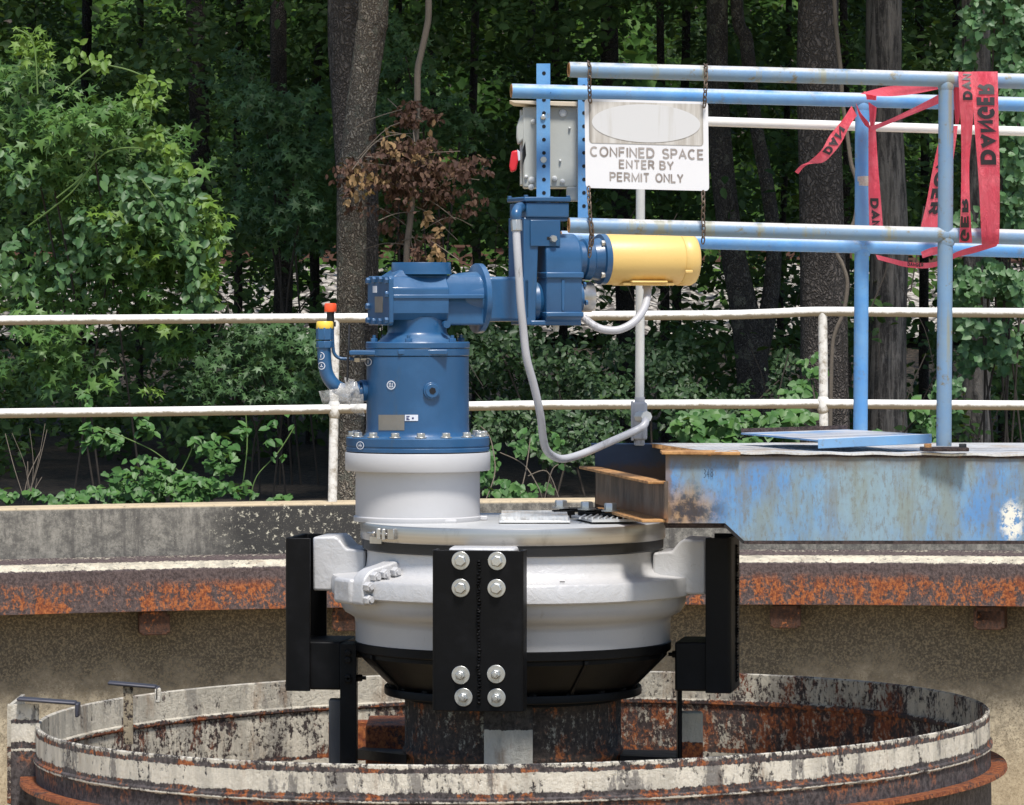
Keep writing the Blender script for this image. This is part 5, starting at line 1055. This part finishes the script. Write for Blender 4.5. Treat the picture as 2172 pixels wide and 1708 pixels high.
p = blobs([(885, 245, 48, 32, 26, .18, 420, 16), (850, 310, 90, 38, 26, .3, 560, 24), (800, 370, 85, 40, 26, .3, 520, 22), (860, 370, 80, 60, 26, .3, 500, 22), (925, 370, 95, 55, 26, .3, 480, 18), (1000, 355, 50, 28, 26, .25, 130, 8), (880, 430, 115, 55, 26, .3, 360, 16), (860, 510, 70, 50, 26, .3, 200, 10), (740, 400, 35, 50, 25.9, .15, 90, 6), (985, 420, 50, 40, 26, .2, 90, 6)], 3)
rng = np.random.default_rng(2); leaf_obj('dead_foliage', p, rng.uniform(.024, .048, len(p)), 'oval', L_DEAD, ds, (0, -.8, .3), .6, (0, 0, -.9), .5, 4)
p = blobs([(790, 370, 70, 25, 25.9, .2, 50, 10), (905, 455, 22, 18, 25.85, .1, 22, 5), (930, 510, 18, 40, 25.85, .1, 30, 7), (760, 410, 35, 20, 25.85, .1, 18, 5), (880, 330, 60, 30, 25.9, .2, 40, 10), (850, 300, 80, 60, 25.9, .2, 30, 10)], 5); leaf_obj('dry_foliage', p, rng.uniform(.032, .06, len(p)), 'oval', L_TAN, ds, (0, -.8, .3), .5, (0, 0, -.9), .5, 5)

# ================================================================== SHRUBS
DENS = {}
def shrub(name, label, bl, shape, mat, size, seed, stems=(), Y=25.6, cat='shrub', group=None, extra=(), nb=(0, -.6, .65), nj=.55, tb=(0, -.4, -.5), stemmat=None, sr=2.2):
    def dens(bl_, m_): k = DENS.get(m_, (1, 1))[1]; return [(*b[:6], int(b[6]*k), int(b[7]*1.5) + 1) for b in bl_]
    if name in ('sweetgum_sapling', 'climbing_vine'):
        sh_ = lambda q_: [(b[0] - 34 if b[0] > 330 else b[0], *b[1:]) for b in q_]
        bl = sh_(bl); extra = [(sh_(a), *k) for a, *k in extra]
    size = size*DENS.get(mat, (1, 1))[0]; bl = dens(bl, mat); extra = [(dens(a, m2), sh, m2, sz*DENS.get(m2, (1, 1))[0]) for a, sh, m2, sz in extra]
    x = sum(b[0]*b[6] for b in bl)/sum(b[6] for b in bl); base = at(x, 640, Y); base.z = 1.72
    t = thing(name, label, cat, base, group=group); rng = np.random.default_rng(seed); p = blobs(bl, seed)
    leaf_obj('foliage', p, rng.uniform(.5, 1.35, len(p))*size, shape, mat, t, nb, nj, tb, .6, seed)
    for i, (bl2, sh2, m2, sz2) in enumerate(extra):
        p2 = blobs(bl2, seed + 7 + i); leaf_obj(('young_foliage', 'mixed_foliage', 'inner_foliage')[i], p2, rng.uniform(.65, 1.2, len(p2))*sz2, sh2, m2, t, nb, nj, tb, .6, seed + 9 + i)
    if stems:
        q = MB()
        for s in stems: q.tube(smooth_path([at(a, b, y) for a, b, y in s], 5), sr*Y/F, 6)
        part('stems', q, stemmat or TWIG, t)
    else:
        q = MB(); rn = random.Random(seed)
        for b in bl[:4]:
            tip = at(b[0], b[1], b[4]); root = Vector((base.x + rn.uniform(-.3, .3), Y + .1, base.z)); mid = root.lerp(tip, .55) + Vector((rn.uniform(-.1, .1), 0, .1)); q.tube(smooth_path([root, mid, tip], 5), sr*Y/F, 6)
        part('stems', q, stemmat or DTWIG, t)
    return t
DENS.update({L_SHADE: (.62, 1.7), L_STAR: (.70, 1.9), L_VINE: (.82, 1.5), L_NEW: (.76, 1.6), L_DSTAR: (.66, 2.3), L_IVY: (.64, 2.5), L_WEED: (.78, 1.9)})
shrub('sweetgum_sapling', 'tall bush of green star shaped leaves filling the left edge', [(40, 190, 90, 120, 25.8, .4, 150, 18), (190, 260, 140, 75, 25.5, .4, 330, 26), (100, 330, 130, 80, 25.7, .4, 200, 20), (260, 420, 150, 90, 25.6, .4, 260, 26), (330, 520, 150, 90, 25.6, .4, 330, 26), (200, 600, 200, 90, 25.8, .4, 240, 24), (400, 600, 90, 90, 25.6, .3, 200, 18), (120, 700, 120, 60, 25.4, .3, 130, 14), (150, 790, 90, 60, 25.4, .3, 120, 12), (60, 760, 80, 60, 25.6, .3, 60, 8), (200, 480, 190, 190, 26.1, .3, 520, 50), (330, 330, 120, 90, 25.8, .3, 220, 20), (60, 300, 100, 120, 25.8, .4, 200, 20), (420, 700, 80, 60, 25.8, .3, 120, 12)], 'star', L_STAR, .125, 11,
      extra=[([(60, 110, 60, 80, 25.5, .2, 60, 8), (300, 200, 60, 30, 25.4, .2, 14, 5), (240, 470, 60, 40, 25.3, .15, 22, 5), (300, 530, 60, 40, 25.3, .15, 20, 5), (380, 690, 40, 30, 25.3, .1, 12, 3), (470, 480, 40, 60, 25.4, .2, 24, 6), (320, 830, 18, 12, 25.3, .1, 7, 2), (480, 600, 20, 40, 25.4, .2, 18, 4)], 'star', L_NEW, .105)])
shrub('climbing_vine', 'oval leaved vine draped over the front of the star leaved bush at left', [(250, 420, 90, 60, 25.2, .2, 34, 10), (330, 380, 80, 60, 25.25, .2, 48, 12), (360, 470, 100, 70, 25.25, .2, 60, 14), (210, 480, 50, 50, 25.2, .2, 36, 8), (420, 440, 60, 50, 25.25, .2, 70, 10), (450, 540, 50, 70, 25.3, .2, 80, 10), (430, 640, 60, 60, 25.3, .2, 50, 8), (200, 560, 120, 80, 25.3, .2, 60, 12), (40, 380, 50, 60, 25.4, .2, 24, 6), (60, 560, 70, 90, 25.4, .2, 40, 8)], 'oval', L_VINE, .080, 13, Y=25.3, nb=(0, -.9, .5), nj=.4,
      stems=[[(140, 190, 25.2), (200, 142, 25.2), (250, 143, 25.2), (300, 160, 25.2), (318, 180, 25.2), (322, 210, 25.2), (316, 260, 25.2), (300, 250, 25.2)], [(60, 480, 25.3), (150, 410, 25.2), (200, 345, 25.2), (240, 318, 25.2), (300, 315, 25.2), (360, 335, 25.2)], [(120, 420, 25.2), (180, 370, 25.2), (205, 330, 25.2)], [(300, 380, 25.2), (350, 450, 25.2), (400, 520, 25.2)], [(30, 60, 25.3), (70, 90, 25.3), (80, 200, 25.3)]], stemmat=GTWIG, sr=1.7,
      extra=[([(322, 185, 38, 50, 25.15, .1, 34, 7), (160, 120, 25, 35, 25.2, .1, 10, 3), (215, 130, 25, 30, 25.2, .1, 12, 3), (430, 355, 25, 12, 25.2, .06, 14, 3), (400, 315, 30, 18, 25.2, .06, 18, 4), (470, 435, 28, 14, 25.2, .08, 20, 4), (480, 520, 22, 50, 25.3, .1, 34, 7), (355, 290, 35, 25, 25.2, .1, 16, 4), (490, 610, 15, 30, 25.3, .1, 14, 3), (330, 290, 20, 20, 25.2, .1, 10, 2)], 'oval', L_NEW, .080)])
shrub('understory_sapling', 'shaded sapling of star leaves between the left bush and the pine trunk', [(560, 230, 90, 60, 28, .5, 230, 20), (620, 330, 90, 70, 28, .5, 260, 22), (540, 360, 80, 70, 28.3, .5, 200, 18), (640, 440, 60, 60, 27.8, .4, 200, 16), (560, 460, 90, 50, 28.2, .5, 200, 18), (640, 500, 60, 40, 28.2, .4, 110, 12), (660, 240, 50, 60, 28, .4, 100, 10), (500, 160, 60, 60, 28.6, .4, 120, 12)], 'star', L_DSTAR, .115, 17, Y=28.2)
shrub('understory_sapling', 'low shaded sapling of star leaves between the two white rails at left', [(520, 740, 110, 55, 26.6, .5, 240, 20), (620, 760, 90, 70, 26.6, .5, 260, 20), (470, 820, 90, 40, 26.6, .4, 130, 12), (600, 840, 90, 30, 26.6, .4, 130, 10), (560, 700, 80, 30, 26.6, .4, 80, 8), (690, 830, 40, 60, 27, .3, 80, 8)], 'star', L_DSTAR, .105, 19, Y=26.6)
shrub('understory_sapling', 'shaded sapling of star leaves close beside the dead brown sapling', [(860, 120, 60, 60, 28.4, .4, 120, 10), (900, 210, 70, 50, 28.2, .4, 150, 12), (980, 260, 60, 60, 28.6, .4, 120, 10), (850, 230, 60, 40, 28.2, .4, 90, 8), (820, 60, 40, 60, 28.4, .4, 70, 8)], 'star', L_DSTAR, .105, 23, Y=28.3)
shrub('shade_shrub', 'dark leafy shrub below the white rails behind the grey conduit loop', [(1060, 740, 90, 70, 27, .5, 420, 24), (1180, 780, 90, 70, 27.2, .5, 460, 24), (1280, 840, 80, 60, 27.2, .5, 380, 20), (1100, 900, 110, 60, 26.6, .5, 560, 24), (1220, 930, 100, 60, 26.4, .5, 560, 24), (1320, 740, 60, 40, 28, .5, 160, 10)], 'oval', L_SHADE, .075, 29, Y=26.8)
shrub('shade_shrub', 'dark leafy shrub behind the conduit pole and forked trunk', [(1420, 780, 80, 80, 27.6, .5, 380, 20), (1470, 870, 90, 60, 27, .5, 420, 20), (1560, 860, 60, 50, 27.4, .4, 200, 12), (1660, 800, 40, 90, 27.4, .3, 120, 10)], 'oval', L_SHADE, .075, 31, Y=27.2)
# right hand vine
shrub('heart_leaved_vine', 'heart leaved vine hanging at the upper right edge of the wood', [(2110, 30, 70, 60, 26.4, .3, 130, 16), (2150, 130, 40, 60, 26.4, .3, 70, 10), (2060, 90, 40, 60, 26.5, .3, 44, 8), (2130, -30, 80, 50, 26.4, .3, 100, 10)], 'heart', L_IVY, .080, 37, Y=26.5, nb=(0, -1, .35), nj=.3)
shrub('heart_leaved_vine', 'heart leaved vine mass beyond the red tape at the right edge', [(2140, 300, 45, 60, 26.3, .3, 110, 14), (2150, 400, 40, 70, 26.3, .3, 150, 16), (2130, 470, 50, 60, 26.3, .3, 120, 12), (2080, 580, 60, 45, 26.3, .3, 120, 14), (2140, 600, 50, 50, 26.3, .3, 110, 12), (2060, 660, 50, 50, 26.4, .3, 70, 10), (2120, 720, 60, 60, 26.4, .3, 60, 10), (2060, 760, 50, 60, 26.4, .3, 60, 10), (2150, 220, 40, 40, 26.3, .3, 50, 8), (2020, 830, 40, 40, 26.2, .2, 40, 8), (2040, 480, 25, 40, 26.3, .2, 20, 4)], 'heart', L_IVY, .076, 41, Y=26.4, nb=(0, -1, .35), nj=.3)
# weeds on the bank just behind the wall
shrub('weed_clump', 'low bright weeds spreading on top of the wall at far left', [(330, 1020, 120, 45, 24.6, .3, 150, 26), (430, 1040, 110, 30, 24.55, .3, 130, 20), (250, 1050, 100, 22, 24.5, .3, 90, 14), (470, 985, 60, 35, 24.6, .2, 40, 8), (120, 1055, 90, 16, 24.5, .2, 50, 8), (10, 1050, 30, 16, 24.5, .2, 14, 3), (590, 1058, 40, 8, 24.5, .1, 14, 3)], 'heart', L_WEED, .062, 43, Y=24.6, cat='plant', nb=(0, -.6, .8), nj=.35,
      stems=[[(205, 905, 24.7), (280, 935, 24.6), (330, 960, 24.6), (380, 1000, 24.6)], [(360, 1045, 24.6), (400, 970, 24.6), (415, 925, 24.6)], [(530, 1062, 24.6), (545, 1010, 24.6), (590, 960, 24.6), (625, 905, 24.6)], [(520, 860, 24.7), (524, 950, 24.7), (510, 1060, 24.6)]], stemmat=GTWIG, sr=1.3,
      extra=[([(440, 935, 50, 30, 24.55, .06, 16, 8), (515, 905, 26, 12, 24.55, .06, 8, 3), (305, 905, 30, 40, 24.6, .1, 12, 6), (255, 940, 14, 18, 24.6, .1, 4, 2), (600, 925, 36, 50, 24.6, .1, 9, 6), (215, 930, 50, 30, 24.8, .1, 24, 6), (190, 880, 20, 50, 24.8, .1, 8, 3)], 'oval', L_WEED, .088)])
shrub('weed_clump', 'tall thin weed with small round leaves right of the white collar', [(1045, 985, 40, 40, 24.8, .2, 22, 8), (1060, 1040, 40, 20, 24.6, .2, 24, 6), (1120, 935, 40, 40, 24.8, .2, 18, 6), (1180, 960, 24, 40, 24.8, .2, 12, 4), (1110, 1040, 60, 14, 24.6, .2, 28, 6), (1030, 1010, 20, 40, 24.7, .1, 12, 4)], 'heart', L_WEED, .058, 47, Y=24.8, cat='plant', nb=(0, -.8, .6), nj=.35,
      stems=[[(1030, 1062, 24.6), (1050, 1000, 24.7), (1040, 930, 24.8), (1020, 905, 24.8)], [(1060, 960, 24.7), (1110, 985, 24.7), (1140, 1030, 24.6), (1150, 1058, 24.6)], [(1100, 1060, 24.6), (1115, 1000, 24.7), (1125, 930, 24.8)], [(1155, 1060, 24.6), (1170, 1000, 24.6), (1185, 985, 24.6)], [(1120, 1010, 24.6), (1160, 1000, 24.6), (1185, 1055, 24.6)]], stemmat=TWIG, sr=1.2)
shrub('weed_clump', 'bright round leaved vine behind the conduit fitting, left of the loose hatch plate', [(1460, 905, 50, 30, 24.9, .2, 40, 10), (1510, 890, 50, 28, 24.9, .2, 44, 10), (1570, 905, 50, 28, 24.9, .2, 40, 8), (1640, 895, 70, 30, 24.9, .2, 100, 14), (1690, 890, 40, 26, 24.9, .2, 50, 8), (1540, 935, 70, 14, 24.8, .2, 40, 8)], 'heart', L_WEED, .080, 53, Y=24.9, cat='plant', nb=(0, -.75, .65), nj=.3)
shrub('weed_clump', 'sprigs of leaves at the foot of the furrowed trunk between the blue posts', [(1950, 880, 40, 40, 25, .2, 30, 8), (1975, 930, 30, 14, 24.9, .2, 16, 4), (1870, 930, 40, 10, 24.9, .2, 14, 4), (1720, 800, 30, 50, 26, .2, 40, 8), (1690, 840, 30, 20, 25.6, .2, 24, 5)], 'heart', L_WEED, .070, 59, Y=25, cat='plant', nb=(0, -.75, .65), nj=.3)
q = MB(); rn = random.Random(8)
for k in range(9):
    a = (rn.uniform(45, 85), 1068); b = (a[0] + rn.uniform(-45, 45), rn.uniform(880, 1030)); q.tube(smooth_path([at(*a, 24.5), at((a[0]+b[0])/2 + rn.uniform(-12, 12), (a[1]+b[1])/2, 24.55), at(*b, 24.6)], 4), rn.uniform(.5, .9)*24.5/F, 5)
tag(part('dry_weed_stalks', q, TWIG), 'bare dry brown weed stalks on the bank at the far left', 'plant')
q = MB()
for k in range(40):
    px = rn.uniform(200, 2172); y0 = rn.uniform(560, 1000); ln = rn.uniform(60, 220); Y = rn.uniform(25.6, 31); q.tube(smooth_path([at(px, y0, Y), at(px + rn.uniform(-40, 40), y0 - ln*.5, Y), at(px + rn.uniform(-70, 70), y0 - ln, Y)], 4), rn.uniform(.6, 1.6)*Y/F, 5)
tag(part('bare_twigs', q, DTWIG), 'tangle of bare thin twigs through the shaded undergrowth', 'twigs', kind='stuff')

# mass vegetation
rng = np.random.default_rng(77)
def mass(n, x0, x1, y0, y1, Y0, Y1, seed, cl):
    rg_ = np.random.default_rng(seed); c = np.stack([rg_.uniform(x0, x1, cl), rg_.uniform(y0, y1, cl), rg_.uniform(Y0, Y1, cl)], 1); k = rg_.integers(0, cl, n); p = c[k] + rg_.normal(0, 1, (n, 3))*np.array([38, 30, .5])
    s = p[:, 2]/F; return np.stack([(p[:, 0]-1086)*s, p[:, 2], ZC - (p[:, 1]-640)*s], 1)
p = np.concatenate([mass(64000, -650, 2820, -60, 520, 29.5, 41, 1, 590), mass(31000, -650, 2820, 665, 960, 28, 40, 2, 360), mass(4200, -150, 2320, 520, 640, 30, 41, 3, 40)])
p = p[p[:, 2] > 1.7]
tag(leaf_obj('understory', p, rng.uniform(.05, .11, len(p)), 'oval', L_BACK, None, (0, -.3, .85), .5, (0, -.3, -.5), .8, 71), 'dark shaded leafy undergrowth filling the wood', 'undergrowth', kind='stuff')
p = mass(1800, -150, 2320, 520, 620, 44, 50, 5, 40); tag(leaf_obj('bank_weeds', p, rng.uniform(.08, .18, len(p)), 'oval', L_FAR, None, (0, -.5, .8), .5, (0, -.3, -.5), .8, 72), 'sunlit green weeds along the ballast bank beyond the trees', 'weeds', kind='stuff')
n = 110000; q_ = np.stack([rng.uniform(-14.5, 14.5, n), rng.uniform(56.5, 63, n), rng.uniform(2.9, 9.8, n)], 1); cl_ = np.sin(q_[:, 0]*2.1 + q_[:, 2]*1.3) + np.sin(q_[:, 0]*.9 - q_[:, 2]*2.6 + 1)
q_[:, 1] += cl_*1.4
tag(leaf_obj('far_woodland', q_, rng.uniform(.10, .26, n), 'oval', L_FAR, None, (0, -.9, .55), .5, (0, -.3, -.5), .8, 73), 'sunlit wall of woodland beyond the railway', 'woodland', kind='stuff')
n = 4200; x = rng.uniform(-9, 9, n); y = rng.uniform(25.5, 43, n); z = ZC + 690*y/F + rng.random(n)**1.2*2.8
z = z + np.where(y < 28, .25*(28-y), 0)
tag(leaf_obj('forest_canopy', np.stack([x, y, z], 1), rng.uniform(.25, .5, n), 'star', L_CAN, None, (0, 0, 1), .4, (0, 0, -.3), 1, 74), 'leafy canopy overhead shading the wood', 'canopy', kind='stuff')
